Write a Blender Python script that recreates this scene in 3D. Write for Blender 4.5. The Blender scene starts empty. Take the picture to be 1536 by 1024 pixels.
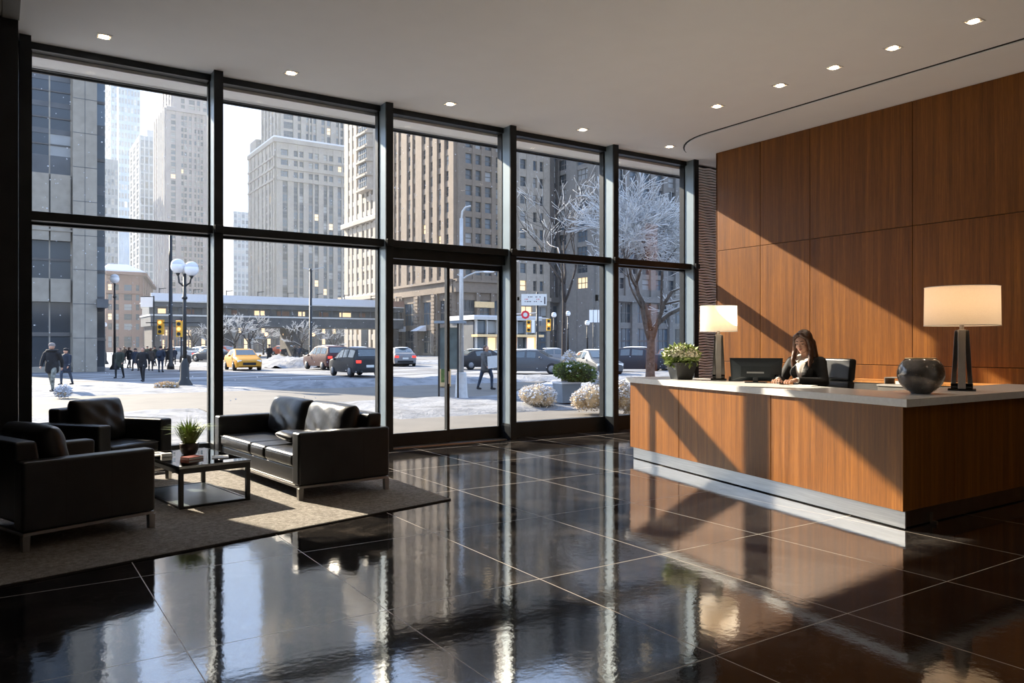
import bpy, bmesh, math, random
from mathutils import Vector, Matrix, Euler
from mathutils.bvhtree import BVHTree
random.seed(11)
SC = bpy.context.scene
COL = SC.collection
PI = math.pi
R = math.radians
# ------------------------------------------------------------------ camera
YAW = R(33.5); FPX = 1165.0; EYE = 1.6; HOR = 516.0
FW = Vector((math.sin(YAW), math.cos(YAW), 0)); RT = Vector((math.cos(YAW), -math.sin(YAW), 0))
def ray(px):
    u = (px-768.0)/FPX
    return FW + RT*u
def onz(px, z):            # point at forward distance z
    d = ray(px)*z
    return Vector((d.x, d.y, 0))
def ony(px, y):            # x of the point of plane y seen at px
    d = ray(px)
    return d.x/d.y*y
def onx(px, x):
    d = ray(px)
    return d.y/d.x*x
def gr(px, py):            # ground point
    return onz(px, FPX*EYE/(py-HOR))
cam_d = bpy.data.cameras.new('camera'); cam = bpy.data.objects.new('camera', cam_d); COL.objects.link(cam)
cam.location = (0, 0, EYE); cam.rotation_euler = (PI/2, 0, -YAW)
cam_d.sensor_width = 36; cam_d.lens = FPX/1536*36; cam_d.shift_y = (HOR-512)/1536; cam_d.clip_end = 2000; cam_d.clip_start = .05
SC.camera = cam
# ------------------------------------------------------------------ materials
def newmat(name):
    m = bpy.data.materials.new(name); m.use_nodes = True
    nt = m.node_tree
    return m, nt, nt.nodes, nt.links, nt.nodes['Principled BSDF']
def tc(N, L, scale=(1,1,1), kind='Object'):
    t = N.new('ShaderNodeTexCoord'); mp = N.new('ShaderNodeMapping'); mp.inputs['Scale'].default_value = scale
    L.new(t.outputs[kind], mp.inputs['Vector']); return mp.outputs['Vector']
def ramp(N, L, src, stops):
    r = N.new('ShaderNodeValToRGB'); e = r.color_ramp.elements
    while len(e) < len(stops): e.new(.5)
    for el, (p, c) in zip(e, stops):
        el.position = p; el.color = (c[0], c[1], c[2], 1)
    L.new(src, r.inputs['Fac']); return r.outputs['Color']
def noise(N, L, vec, scale, detail=4, rough=.5, dist=0):
    n = N.new('ShaderNodeTexNoise'); n.inputs['Scale'].default_value = scale; n.inputs['Detail'].default_value = detail
    n.inputs['Roughness'].default_value = rough; n.inputs['Distortion'].default_value = dist
    L.new(vec, n.inputs['Vector']); return n.outputs['Fac']
def bump(N, L, src, bsdf, strength=.3, dist=.01):
    b = N.new('ShaderNodeBump'); b.inputs['Strength'].default_value = strength; b.inputs['Distance'].default_value = dist
    L.new(src, b.inputs['Height']); L.new(b.outputs['Normal'], bsdf.inputs['Normal']); return b
def mat(name, c, rough=.5, metal=0, var=.15, vs=8, bmp=0, bs=None, stretch=(1,1,1), ior=1.5, emit=None, es=0, coat=0):
    m, nt, N, L, B = newmat(name)
    B.inputs['Roughness'].default_value = rough; B.inputs['Metallic'].default_value = metal; B.inputs['IOR'].default_value = ior
    v = tc(N, L, stretch)
    if var > 0:
        f = noise(N, L, v, vs)
        lo = tuple(x*(1-var) for x in c); hi = tuple(min(1, x*(1+var)) for x in c)
        L.new(ramp(N, L, f, [(.3, lo), (.7, hi)]), B.inputs['Base Color'])
    else: B.inputs['Base Color'].default_value = (*c, 1)
    if bmp: bump(N, L, noise(N, L, v, bs or vs*4, 6), B, bmp)
    if emit: B.inputs['Emission Color'].default_value = (*emit, 1); B.inputs['Emission Strength'].default_value = es
    if coat: B.inputs['Coat Weight'].default_value = coat; B.inputs['Coat Roughness'].default_value = .05
    return m
M = {}
def wood(name, c1, c2, c3, s=1.0, rough=.42):
    m, nt, N, L, B = newmat(name)
    t = N.new('ShaderNodeTexCoord'); oi = N.new('ShaderNodeObjectInfo')
    ad = N.new('ShaderNodeVectorMath'); ad.operation = 'ADD'
    sc = N.new('ShaderNodeVectorMath'); sc.operation = 'SCALE'; sc.inputs['Scale'].default_value = 7.0
    cb = N.new('ShaderNodeCombineXYZ')
    for k in ('X', 'Y', 'Z'): L.new(oi.outputs['Random'], cb.inputs[k])
    L.new(cb.outputs[0], sc.inputs[0]); L.new(t.outputs['Object'], ad.inputs[0]); L.new(sc.outputs[0], ad.inputs[1])
    def mp(scl):
        q = N.new('ShaderNodeMapping'); q.inputs['Scale'].default_value = scl; L.new(ad.outputs[0], q.inputs['Vector']); return q.outputs['Vector']
    a = noise(N, L, mp((14*s, 14*s, .35*s)), 1, 5, .6, .3)
    b = noise(N, L, mp((70*s, 70*s, 1.6*s)), 1, 3, .6)
    c = noise(N, L, mp((260*s, 260*s, 9*s)), 1, 2, .6)
    mx = N.new('ShaderNodeMix'); mx.data_type = 'FLOAT'; mx.inputs['Factor'].default_value = .42
    L.new(a, mx.inputs['A']); L.new(b, mx.inputs['B'])
    mx2 = N.new('ShaderNodeMix'); mx2.data_type = 'FLOAT'; mx2.inputs['Factor'].default_value = .22
    L.new(mx.outputs['Result'], mx2.inputs['A']); L.new(c, mx2.inputs['B'])
    L.new(ramp(N, L, mx2.outputs['Result'], [(.34, c1), (.5, c2), (.66, c3)]), B.inputs['Base Color'])
    B.inputs['Roughness'].default_value = rough; B.inputs['Specular IOR Level'].default_value = .3
    bump(N, L, b, B, .06, .004)
    return m
M['wood'] = wood('teak_veneer', (.092, .030, .0038), (.18, .062, .007), (.29, .108, .012))
M['wood_top'] = wood('teak_edge', (.30, .12, .03), (.42, .18, .05), (.5, .24, .08))
def floor_mat():
    m, nt, N, L, B = newmat('polished_dark_granite')
    v = tc(N, L)
    f1 = noise(N, L, v, 2.2, 8, .62, .6); f2 = noise(N, L, v, 38, 4, .6)
    c = ramp(N, L, f1, [(.35, (.006, .006, .007)), (.55, (.018, .016, .015)), (.72, (.05, .043, .038))])
    sp = ramp(N, L, f2, [(.60, (0, 0, 0)), (.70, (.06, .055, .05))])
    ad = N.new('ShaderNodeMix'); ad.data_type = 'RGBA'; ad.blend_type = 'ADD'; ad.inputs['Factor'].default_value = 1
    L.new(c, ad.inputs['A']); L.new(sp, ad.inputs['B'])
    vo = N.new('ShaderNodeTexVoronoi'); vo.feature = 'DISTANCE_TO_EDGE'; vo.inputs['Scale'].default_value = 1.3
    dv = N.new('ShaderNodeVectorMath'); dv.operation = 'ADD'
    nn = N.new('ShaderNodeTexNoise'); nn.inputs['Scale'].default_value = 3; nn.inputs['Detail'].default_value = 6; L.new(v, nn.inputs['Vector'])
    L.new(v, dv.inputs[0]); L.new(nn.outputs['Color'], dv.inputs[1]); L.new(dv.outputs[0], vo.inputs['Vector'])
    vein = ramp(N, L, vo.outputs['Distance'], [(0, (.055, .045, .038)), (.012, (0, 0, 0))])
    ad2 = N.new('ShaderNodeMix'); ad2.data_type = 'RGBA'; ad2.blend_type = 'ADD'; ad2.inputs['Factor'].default_value = .55
    L.new(ad.outputs['Result'], ad2.inputs['A']); L.new(vein, ad2.inputs['B'])
    # grout lines
    sep = N.new('ShaderNodeSeparateXYZ'); L.new(v, sep.inputs[0])
    def line(out, off, pitch, w):
        a = N.new('ShaderNodeMath'); a.operation = 'SUBTRACT'; a.inputs[1].default_value = off; L.new(out, a.inputs[0])
        d = N.new('ShaderNodeMath'); d.operation = 'DIVIDE'; d.inputs[1].default_value = pitch; L.new(a.outputs[0], d.inputs[0])
        r = N.new('ShaderNodeMath'); r.operation = 'ROUND'; L.new(d.outputs[0], r.inputs[0])
        s = N.new('ShaderNodeMath'); s.operation = 'SUBTRACT'; L.new(d.outputs[0], s.inputs[0]); L.new(r.outputs[0], s.inputs[1])
        b = N.new('ShaderNodeMath'); b.operation = 'ABSOLUTE'; L.new(s.outputs[0], b.inputs[0])
        l = N.new('ShaderNodeMath'); l.operation = 'LESS_THAN'; l.inputs[1].default_value = w/pitch; L.new(b.outputs[0], l.inputs[0])
        return l.outputs[0]
    lx = line(sep.outputs['X'], .82, 1.13, .0032); ly = line(sep.outputs['Y'], 2.75, 1.56, .0032)
    mxx = N.new('ShaderNodeMath'); mxx.operation = 'MAXIMUM'; L.new(lx, mxx.inputs[0]); L.new(ly, mxx.inputs[1])
    fin = N.new('ShaderNodeMix'); fin.data_type = 'RGBA'; L.new(mxx.outputs[0], fin.inputs['Factor'])
    L.new(ad2.outputs['Result'], fin.inputs['A']); fin.inputs['B'].default_value = (.36, .31, .25, 1)
    L.new(fin.outputs['Result'], B.inputs['Base Color'])
    rr = N.new('ShaderNodeMapRange'); rr.inputs['To Min'].default_value = .015; rr.inputs['To Max'].default_value = .09
    L.new(noise(N, L, v, 3.5, 6, .65), rr.inputs['Value'])
    rg = N.new('ShaderNodeMath'); rg.operation = 'MAXIMUM'; L.new(rr.outputs[0], rg.inputs[0])
    gm = N.new('ShaderNodeMath'); gm.operation = 'MULTIPLY'; gm.inputs[1].default_value = .5; L.new(mxx.outputs[0], gm.inputs[0]); L.new(gm.outputs[0], rg.inputs[1])
    L.new(rg.outputs[0], B.inputs['Roughness'])
    B.inputs['IOR'].default_value = 2.45
    b1 = N.new('ShaderNodeBump'); b1.inputs['Strength'].default_value = .22; b1.inputs['Distance'].default_value = .0022; L.new(noise(N, L, v, 17, 5, .55), b1.inputs['Height'])
    b2 = N.new('ShaderNodeBump'); b2.inputs['Strength'].default_value = .2; b2.inputs['Distance'].default_value = .004; L.new(noise(N, L, v, 3.0, 2), b2.inputs['Height']); L.new(b1.outputs[0], b2.inputs['Normal'])
    L.new(b2.outputs[0], B.inputs['Normal'])
    return m
M['floor'] = floor_mat()
M['ceil'] = mat('painted_plaster', (.88, .88, .88), .9, var=.01, vs=3)
M['groove'] = mat('shadow_gap', (.012, .012, .012), .8, var=.1)
M['trimgrey'] = mat('grey_ceiling_border', (.22, .215, .20), .7, var=.05)
M['stone'] = mat('black_stone', (.010, .010, .011), .45, var=.5, vs=3, bmp=.05)
M['alu'] = mat('anodised_frame', (.022, .024, .026), .38, metal=.6, var=.15, vs=4)
M['fin'] = mat('brushed_blue_grey_aluminium', (.20, .25, .28), .38, metal=.35, var=.08, vs=2)
M['steel'] = mat('brushed_stainless', (.55, .55, .54), .28, metal=1, var=.12, vs=3, stretch=(1, 1, 40))
M['steel_leg'] = mat('satin_steel', (.40, .39, .37), .35, metal=1, var=.08)
M['leather'] = mat('black_leather', (.013, .013, .014), .36, var=.3, vs=5, bmp=.12, bs=140)
M['leather_soft'] = mat('soft_black_leather', (.017, .016, .016), .33, var=.3, vs=4, bmp=.6, bs=6)
def rugmat():
    m, nt, N, L, B = newmat('taupe_wool')
    v = tc(N, L)
    f = noise(N, L, v, 180, 3, .7); g = noise(N, L, v, 26, 7, .75)
    mx = N.new('ShaderNodeMix'); mx.data_type = 'FLOAT'; mx.inputs['Factor'].default_value = .5; L.new(f, mx.inputs['A']); L.new(g, mx.inputs['B'])
    L.new(ramp(N, L, mx.outputs['Result'], [(.36, (.10, .092, .082)), (.5, (.29, .265, .235)), (.64, (.56, .52, .47))]), B.inputs['Base Color'])
    B.inputs['Roughness'].default_value = 1; B.inputs['Specular IOR Level'].default_value = .1
    bump(N, L, f, B, .9, .01)
    return m
M['rug'] = rugmat()
M['rug_edge'] = mat('rug_binding', (.03, .027, .025), .9)
M['blackmetal'] = mat('black_powder_coat', (.010, .010, .011), .4, var=.2)
def glassmat(name, tint, refl=1.0, ior=1.45, rough=0.0):
    m, nt, N, L, B = newmat(name); N.remove(B)
    out = N['Material Output']; t = N.new('ShaderNodeBsdfTransparent'); g = N.new('ShaderNodeBsdfGlossy'); mx = N.new('ShaderNodeMixShader')
    t.inputs['Color'].default_value = (*tint, 1); g.inputs['Roughness'].default_value = rough; fr = N.new('ShaderNodeFresnel'); fr.inputs['IOR'].default_value = ior
    mu = N.new('ShaderNodeMath'); mu.operation = 'MULTIPLY'; mu.inputs[1].default_value = refl; L.new(fr.outputs[0], mu.inputs[0])
    L.new(mu.outputs[0], mx.inputs[0]); L.new(t.outputs[0], mx.inputs[1]); L.new(g.outputs[0], mx.inputs[2]); L.new(mx.outputs[0], out.inputs['Surface'])
    return m
M['glass'] = glassmat('clear_glazing', (.985, .99, .99), .10)
M['glass_table'] = glassmat('smoked_table_glass', (.30, .36, .37), 1.6, 1.6)
M['glass_shelf'] = mat('green_grey_shelf_glass', (.10, .125, .125), .28, var=.2, vs=5)
M['glass_clear'] = glassmat('small_clear_glass', (.9, .92, .92), 1.5)
M['chrome_edge'] = mat('polished_edge', (.6, .6, .58), .15, metal=1, var=.1)
M['quartz'] = mat('pale_quartz', (.74, .73, .71), .22, var=.05, vs=30)
M['shade'] = None
def shade():
    m, nt, N, L, B = newmat('linen_lamp_shade'); N.remove(B); out = N['Material Output']
    d = N.new('ShaderNodeBsdfDiffuse'); t = N.new('ShaderNodeBsdfTranslucent'); mx = N.new('ShaderNodeMixShader'); mx.inputs[0].default_value = .55
    v = tc(N, L, (1, 1, 1)); c = ramp(N, L, noise(N, L, v, 240, 2), [(.3, (.80, .76, .70)), (.7, (.90, .87, .80))])
    L.new(c, d.inputs['Color']); L.new(c, t.inputs['Color']); L.new(d.outputs[0], mx.inputs[1]); L.new(t.outputs[0], mx.inputs[2]); L.new(mx.outputs[0], out.inputs['Surface'])
    return m
M['shade'] = shade()
M['gunmetal'] = mat('gunmetal', (.25, .24, .23), .3, metal=1, var=.1)
M['bronze'] = mat('grey_bronze_bar', (.42, .40, .37), .45, metal=.15, var=.08)
M['blackgloss'] = mat('black_gloss', (.012, .012, .012), .12, var=.1)
M['plastic'] = mat('dark_slate_plastic', (.022, .028, .032), .35, var=.1)
M['silver'] = mat('silver_badge', (.45, .47, .48), .3, metal=.8, var=0)
M['white'] = mat('white_paper', (.62, .62, .60), .7, var=.03)
M['bulb'] = mat('lit_bulb', (1, .9, .7), .5, var=0, emit=(1, .82, .55), es=4)
M['downglow'] = mat('downlight_lens', (1, .9, .7), .5, var=0, emit=(1, .88, .70), es=9)
M['brass'] = mat('warm_reflector', (.75, .55, .30), .35, metal=.5, var=.1)
M['whitepaint'] = mat('white_ring', (.75, .75, .74), .5, var=0)
M['grey_cab'] = mat('grey_laminate', (.16, .145, .125), .5, var=.08)
M['grey_cab2'] = mat('dark_grey_laminate', (.07, .065, .06), .5, var=.08)
def slat():
    m, nt, N, L, B = newmat('slat_paint'); B.inputs['Base Color'].default_value = (.86, .87, .87, 1); B.inputs['Roughness'].default_value = .45
    return m
M['slat'] = slat()
def vasemat():
    m, nt, N, L, B = newmat('speckled_smoke_glass_glaze')
    v = tc(N, L); f = noise(N, L, v, 55, 4, .7); g = noise(N, L, v, 6, 4)
    c1 = ramp(N, L, g, [(.4, (.16, .145, .13)), (.65, (.36, .33, .30))]); c2 = ramp(N, L, f, [(.62, (0, 0, 0)), (.68, (.75, .5, .2))])
    ad = N.new('ShaderNodeMix'); ad.data_type = 'RGBA'; ad.blend_type = 'ADD'; ad.inputs['Factor'].default_value = .7
    L.new(c1, ad.inputs['A']); L.new(c2, ad.inputs['B']); L.new(ad.outputs['Result'], B.inputs['Base Color'])
    B.inputs['Metallic'].default_value = .6; B.inputs['Roughness'].default_value = .13
    return m
M['vase'] = vasemat()
M['soil'] = mat('potting_soil', (.03, .02, .013), .95, var=.4, vs=60)
M['pot'] = mat('dark_brown_ceramic', (.035, .022, .017), .3, var=.4, vs=12)
M['pot2'] = mat('charcoal_planter', (.018, .02, .02), .4, var=.15)
M['leaf'] = mat('fresh_leaf', (.24, .32, .09), .5, var=.5, vs=30)
M['leaf2'] = mat('grass_leaf', (.20, .27, .06), .5, var=.5, vs=30)
M['petal'] = mat('cream_petal', (.80, .78, .62), .6, var=.1, vs=40)
M['red'] = mat('red_book_cover', (.28, .05, .03), .5, var=.3)
# people
M['skin'] = mat('skin', (.52, .29, .20), .5, var=.06, vs=20)
M['lips'] = mat('lips', (.42, .13, .10), .4, var=.05)
M['eyewhite'] = mat('eye_white', (.7, .68, .65), .3, var=0)
M['iris'] = mat('dark_iris', (.03, .018, .01), .2, var=0)
M['hair'] = mat('brown_hair', (.075, .030, .014), .38, var=.6, vs=1, stretch=(70, 70, 4), bmp=.5, bs=1.5)
M['blazer'] = mat('black_blazer', (.010, .010, .011), .75, var=.2, vs=40)
M['lapel'] = mat('black_lapel', (.017, .017, .018), .6, var=.2, vs=40)
M['shirt'] = mat('white_blouse', (.78, .73, .66), .7, var=.05, vs=30)
# outdoors
def snowmat(name, c=(.28, .288, .305), dirt=.5, s=1.4):
    m, nt, N, L, B = newmat(name); v = tc(N, L)
    f = noise(N, L, v, s, 7, .65)
    L.new(ramp(N, L, f, [(.32, tuple(x*(1-dirt) for x in c)), (.55, c)]), B.inputs['Base Color']); B.inputs['Roughness'].default_value = .85
    bump(N, L, noise(N, L, v, 5, 7, .7), B, .9, .16)
    return m
M['snow'] = snowmat('fresh_snow')
def bsnow():
    m, nt, N, L, B = newmat('branch_snow'); N.remove(B); out = N['Material Output']; d = N.new('ShaderNodeBsdfDiffuse'); t = N.new('ShaderNodeBsdfTranslucent'); mx = N.new('ShaderNodeMixShader'); mx.inputs[0].default_value = .45
    v = tc(N, L); c = ramp(N, L, noise(N, L, v, 6, 3), [(.3, (.70, .70, .70)), (.7, (.82, .82, .81))]); L.new(c, d.inputs['Color']); L.new(c, t.inputs['Color']); L.new(d.outputs[0], mx.inputs[1]); L.new(t.outputs[0], mx.inputs[2]); L.new(mx.outputs[0], out.inputs['Surface'])
    return m
M['branch_snow'] = bsnow()
M['snow_cap'] = mat('snow_cap', (.58, .60, .64), .8, var=.04, vs=4, bmp=.2, bs=12)
def mixground(name, a, b, s, lo, hi, stretch=(1, 1, 1)):
    m, nt, N, L, B = newmat(name); v = tc(N, L, stretch)
    f = noise(N, L, v, s, 8, .62, .4)
    L.new(ramp(N, L, f, [(lo, a), (hi, b)]), B.inputs['Base Color']); B.inputs['Roughness'].default_value = .75
    bump(N, L, f, B, .4, .05)
    return m
M['ground'] = mixground('snowy_ground', (.14, .14, .148), (.31, .32, .34), .35, .38, .5)
M['road'] = mixground('wet_snowy_asphalt', (.085, .087, .092), (.30, .31, .33), .5, .46, .62, (.35, 1.4, 1))
M['pave'] = mixground('swept_concrete', (.108, .097, .082), (.152, .138, .118), .8, .3, .7)
M['barkw'] = mat('dark_bark', (.05, .04, .034), .9, var=.4, vs=12, bmp=.6)
M['bark2'] = mat('grey_brown_bark', (.10, .082, .068), .9, var=.4, vs=12, bmp=.6)
M['iron'] = mat('black_iron', (.012, .013, .014), .5, var=.2)
M['greypole'] = mat('galvanised_pole', (.50, .50, .49), .5, metal=.3, var=.1)
M['globe'] = mat('white_globe', (.82, .83, .85), .4, var=.02)
M['sigyel'] = mat('signal_yellow', (.75, .40, .03), .5, var=.05)
M['sigred'] = mat('lit_orange_signal', (.9, .25, .08), .5, var=0, emit=(1, .3, .08), es=1.5)
M['signred'] = mat('red_sign', (.60, .02, .04), .5, var=.03)
M['ink'] = mat('dark_sign_print', (.05, .04, .05), .6, var=0)
M['inkred'] = mat('red_sign_print', (.5, .12, .12), .6, var=0)
M['shoplight'] = mat('lit_shop_lamp', (1, .6, .3), .5, var=0, emit=(1, .55, .22), es=1.6)
M['winlit'] = mat('lit_window', (.9, .7, .4), .5, var=0, emit=(1, .72, .40), es=.42)
# ------------------------------------------------------------------ mesh builder
class MB:
    def __init__(s): s.v = []; s.f = []; s.mi = []; s.m = 0
    def add(s, vs, fs):
        o = len(s.v); s.v += [tuple(v) for v in vs]; s.f += [tuple(i+o for i in f) for f in fs]; s.mi += [s.m]*len(fs); return s
    def box(s, x0, x1, y0, y1, z0, z1):
        return s.add([(x0,y0,z0),(x1,y0,z0),(x1,y1,z0),(x0,y1,z0),(x0,y0,z1),(x1,y0,z1),(x1,y1,z1),(x0,y1,z1)],
                     [(0,3,2,1),(4,5,6,7),(0,1,5,4),(1,2,6,5),(2,3,7,6),(3,0,4,7)])
    def obox(s, c, size, rot=(0,0,0)):
        m = Euler(rot).to_matrix(); c = Vector(c); a, b, d = (q/2 for q in size)
        P = [(-a,-b,-d),(a,-b,-d),(a,b,-d),(-a,b,-d),(-a,-b,d),(a,-b,d),(a,b,d),(-a,b,d)]
        return s.add([c+m@Vector(p) for p in P], [(0,3,2,1),(4,5,6,7),(0,1,5,4),(1,2,6,5),(2,3,7,6),(3,0,4,7)])
    def prism(s, poly, z0, z1):        # poly of (x,y) counter-clockwise
        n = len(poly)
        return s.add([(x,y,z0) for x,y in poly]+[(x,y,z1) for x,y in poly],
                     [tuple(range(n-1,-1,-1)), tuple(range(n,2*n))]+[(i,(i+1)%n,n+(i+1)%n,n+i) for i in range(n)])
    def lathe(s, prof, seg=24, c=(0,0,0), sx=1, sy=1):
        vs = []; fs = []
        for r, z in prof:
            for k in range(seg):
                a = 2*PI*k/seg; vs.append((c[0]+r*math.cos(a)*sx, c[1]+r*math.sin(a)*sy, c[2]+z))
        for i in range(len(prof)-1):
            for k in range(seg):
                a = i*seg+k; b = i*seg+(k+1)%seg; fs.append((a, b, b+seg, a+seg))
        fs.append(tuple(range(seg-1,-1,-1))); n = (len(prof)-1)*seg; fs.append(tuple(n+k for k in range(seg)))
        return s.add(vs, fs)
    def tube(s, pts, rs, seg=8):
        pts = [Vector(p) for p in pts]
        if not isinstance(rs, (list, tuple)): rs = [rs]*len(pts)
        vs = []; fs = []; prev = None
        for i, p in enumerate(pts):
            d = (pts[min(i+1,len(pts)-1)]-pts[max(i-1,0)])
            if d.length < 1e-9: d = Vector((0,0,1))
            d.normalize()
            if prev is None:
                a = Vector((0,0,1)) if abs(d.z) < .9 else Vector((1,0,0)); u = d.cross(a).normalized()
            else:
                u = (prev - d*prev.dot(d)); u = u.normalized() if u.length > 1e-6 else d.orthogonal().normalized()
            prev = u; w = d.cross(u)
            for k in range(seg):
                t = 2*PI*k/seg; vs.append(p+(u*math.cos(t)+w*math.sin(t))*rs[i])
        for i in range(len(pts)-1):
            for k in range(seg):
                a = i*seg+k; b = i*seg+(k+1)%seg; fs.append((a, b, b+seg, a+seg))
        fs.append(tuple(range(seg-1,-1,-1))); n = (len(pts)-1)*seg; fs.append(tuple(n+k for k in range(seg)))
        return s.add(vs, fs)
    def ell(s, c, r, rot=(0,0,0), seg=16, rings=10):
        m = Euler(rot).to_matrix(); c = Vector(c); vs = [c+m@Vector((0,0,-r[2]))]; fs = []
        for i in range(1, rings):
            t = -PI/2+PI*i/rings
            for k in range(seg):
                a = 2*PI*k/seg; vs.append(c+m@Vector((r[0]*math.cos(t)*math.cos(a), r[1]*math.cos(t)*math.sin(a), r[2]*math.sin(t))))
        vs.append(c+m@Vector((0,0,r[2]))); top = len(vs)-1
        for k in range(seg): fs.append((0, 1+(k+1)%seg, 1+k))
        for i in range(rings-2):
            for k in range(seg):
                a = 1+i*seg+k; b = 1+i*seg+(k+1)%seg; fs.append((a, b, b+seg, a+seg))
        n = 1+(rings-2)*seg
        for k in range(seg): fs.append((n+k, n+(k+1)%seg, top))
        return s.add(vs, fs)
    def cap(s, p0, r0, p1, r1, seg=12):     # tapered capsule
        p0 = Vector(p0); p1 = Vector(p1); n = 8
        d = (p1-p0); Ln = d.length; d = d.normalized() if Ln > 1e-9 else Vector((0,0,1))
        pts = []; rs = []
        for i in range(4):
            a = PI/2*(1-(i)/4.0)*.98; pts.append(p0-d*r0*math.sin(a)); rs.append(max(1e-4, r0*math.cos(a)))
        pts.append(p0); rs.append(r0); pts.append(p1); rs.append(r1)
        for i in range(1, 5):
            a = PI/2*i/4.0*.98; pts.append(p1+d*r1*math.sin(a)); rs.append(max(1e-4, r1*math.cos(a)))
        return s.tube(pts, rs, seg)
    def mesh(s, name, mats, smooth=False):
        me = bpy.data.meshes.new(name); me.from_pydata(s.v, [], s.f)
        for m in (mats if isinstance(mats, (list, tuple)) else [mats]): me.materials.append(M[m] if isinstance(m, str) else m)
        me.polygons.foreach_set('material_index', s.mi)
        if smooth: me.polygons.foreach_set('use_smooth', [True]*len(s.f))
        me.update(); return me
    def build(s, name, mats, parent=None, smooth=False, bev=0, seg=2, sub=0, loc=None, rz=None):
        return put(name, s.mesh(name, mats, smooth), parent, bev, seg, sub, loc, rz)
def put(name, me, parent=None, bev=0, seg=2, sub=0, loc=None, rz=None):
    o = bpy.data.objects.new(name, me); COL.objects.link(o)
    if parent: o.parent = parent
    if loc is not None: o.location = loc
    if rz is not None: o.rotation_euler = (0, 0, rz)
    if bev:
        b = o.modifiers.new('bevel', 'BEVEL'); b.width = bev; b.segments = seg; b.limit_method = 'ANGLE'; b.angle_limit = R(40); b.harden_normals = False
        for p in me.polygons: p.use_smooth = True
        w = o.modifiers.new('wn', 'WEIGHTED_NORMAL')
    if sub:
        q = o.modifiers.new('sub', 'SUBSURF'); q.levels = sub; q.render_levels = sub
    return o
def tag(o, label, cat, group=None, kind=None):
    if label: o['label'] = label
    if cat: o['category'] = cat
    if group: o['group'] = group
    if kind: o['kind'] = kind
    return o
def thing(name, label, cat, loc=(0,0,0), rz=0, group=None, kind=None):
    o = bpy.data.objects.new(name, None); COL.objects.link(o); o.location = loc; o.rotation_euler = (0,0,rz); o.empty_display_size = .1
    return tag(o, label, cat, group, kind)
def struct(o, label=None):
    o['kind'] = 'structure'
    if label: o['label'] = label
    return o
def dup(root, loc=None, rz=None, label=None, group=None, scale=None):
    def cp(o, par):
        c = o.copy(); COL.objects.link(c); c.parent = par
        for ch in list(o.children):
            if ch.type != 'LIGHT' or True: cp(ch, c)
        return c
    r = cp(root, root.parent)
    if loc is not None: r.location = loc
    if rz is not None: r.rotation_euler = (0,0,rz)
    if scale is not None: r.scale = (scale,)*3 if not isinstance(scale, (tuple, list)) else scale
    if label: r['label'] = label
    if group: r['group'] = group
    return r
def remesh(mb, voxel, smooth=6, fac=.5):
    me = mb.mesh('tmp', ['white']); o = bpy.data.objects.new('tmp', me); COL.objects.link(o)
    r = o.modifiers.new('r', 'REMESH'); r.mode = 'VOXEL'; r.voxel_size = voxel; r.use_smooth_shade = True
    if smooth: q = o.modifiers.new('s', 'SMOOTH'); q.factor = fac; q.iterations = smooth
    dg = bpy.context.evaluated_depsgraph_get(); dg.update()
    out = bpy.data.meshes.new_from_object(o.evaluated_get(dg)); bpy.data.objects.remove(o)
    out.materials.clear()
    for p in out.polygons: p.use_smooth = True
    return out
def setmats(me, mats, fn=None):
    for m in mats: me.materials.append(M[m])
    if fn:
        for p in me.polygons: p.material_index = fn(p.center)
    return me
def pillow(w, h, t, n=14, pinch=.5, wr=.0, seed=0):   # cushion in the XZ plane, thickness along Y, centred
    rnd = random.Random(seed); mb = MB(); vs = []; idx = {}
    def P(i, j, side):
        u = -1+2*i/n; v = -1+2*j/n
        e = (1-abs(u)**4)*(1-abs(v)**4); th = t/2*(e**pinch)
        x = w/2*u*(1-.035*(v*v)); z = h/2*v*(1-.035*(u*u))
        y = side*th + wr*math.sin(u*9+v*4+seed)*math.sin(v*5+seed*2)*e
        return (x, y, z)
    for side in (-1, 1):
        for i in range(n+1):
            for j in range(n+1):
                if side == 1 and (i in (0, n) or j in (0, n)): idx[(i,j,1)] = idx[(i,j,-1)]; continue
                idx[(i,j,side)] = len(vs); vs.append(P(i,j,side))
    fs = []
    for i in range(n):
        for j in range(n):
            a = [idx[(i,j,-1)], idx[(i+1,j,-1)], idx[(i+1,j+1,-1)], idx[(i,j+1,-1)]]; fs.append(tuple(a))
            a = [idx[(i,j,1)], idx[(i,j+1,1)], idx[(i+1,j+1,1)], idx[(i+1,j,1)]]; fs.append(tuple(a))
    mb.add(vs, fs); return mb
def patch(bvh, rows, off, n=5, axis=Vector((0,1,0)), start=-1.0):
    """rows: list of (z, x0, x1); projects a strip on to a surface seen from -Y and lifts it by off"""
    mb = MB(); vs = []; m = n+1
    for z, x0, x1 in rows:
        for k in range(m):
            x = x0+(x1-x0)*k/n; h = bvh.ray_cast(Vector((x, start, z)), axis)
            y = h[0].y if h[0] else -.05
            vs.append((x, y-off, z))
    fs = [(i*m+k, i*m+k+1, (i+1)*m+k+1, (i+1)*m+k) for i in range(len(rows)-1) for k in range(n)]
    mb.add(vs, fs); return mb
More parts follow.
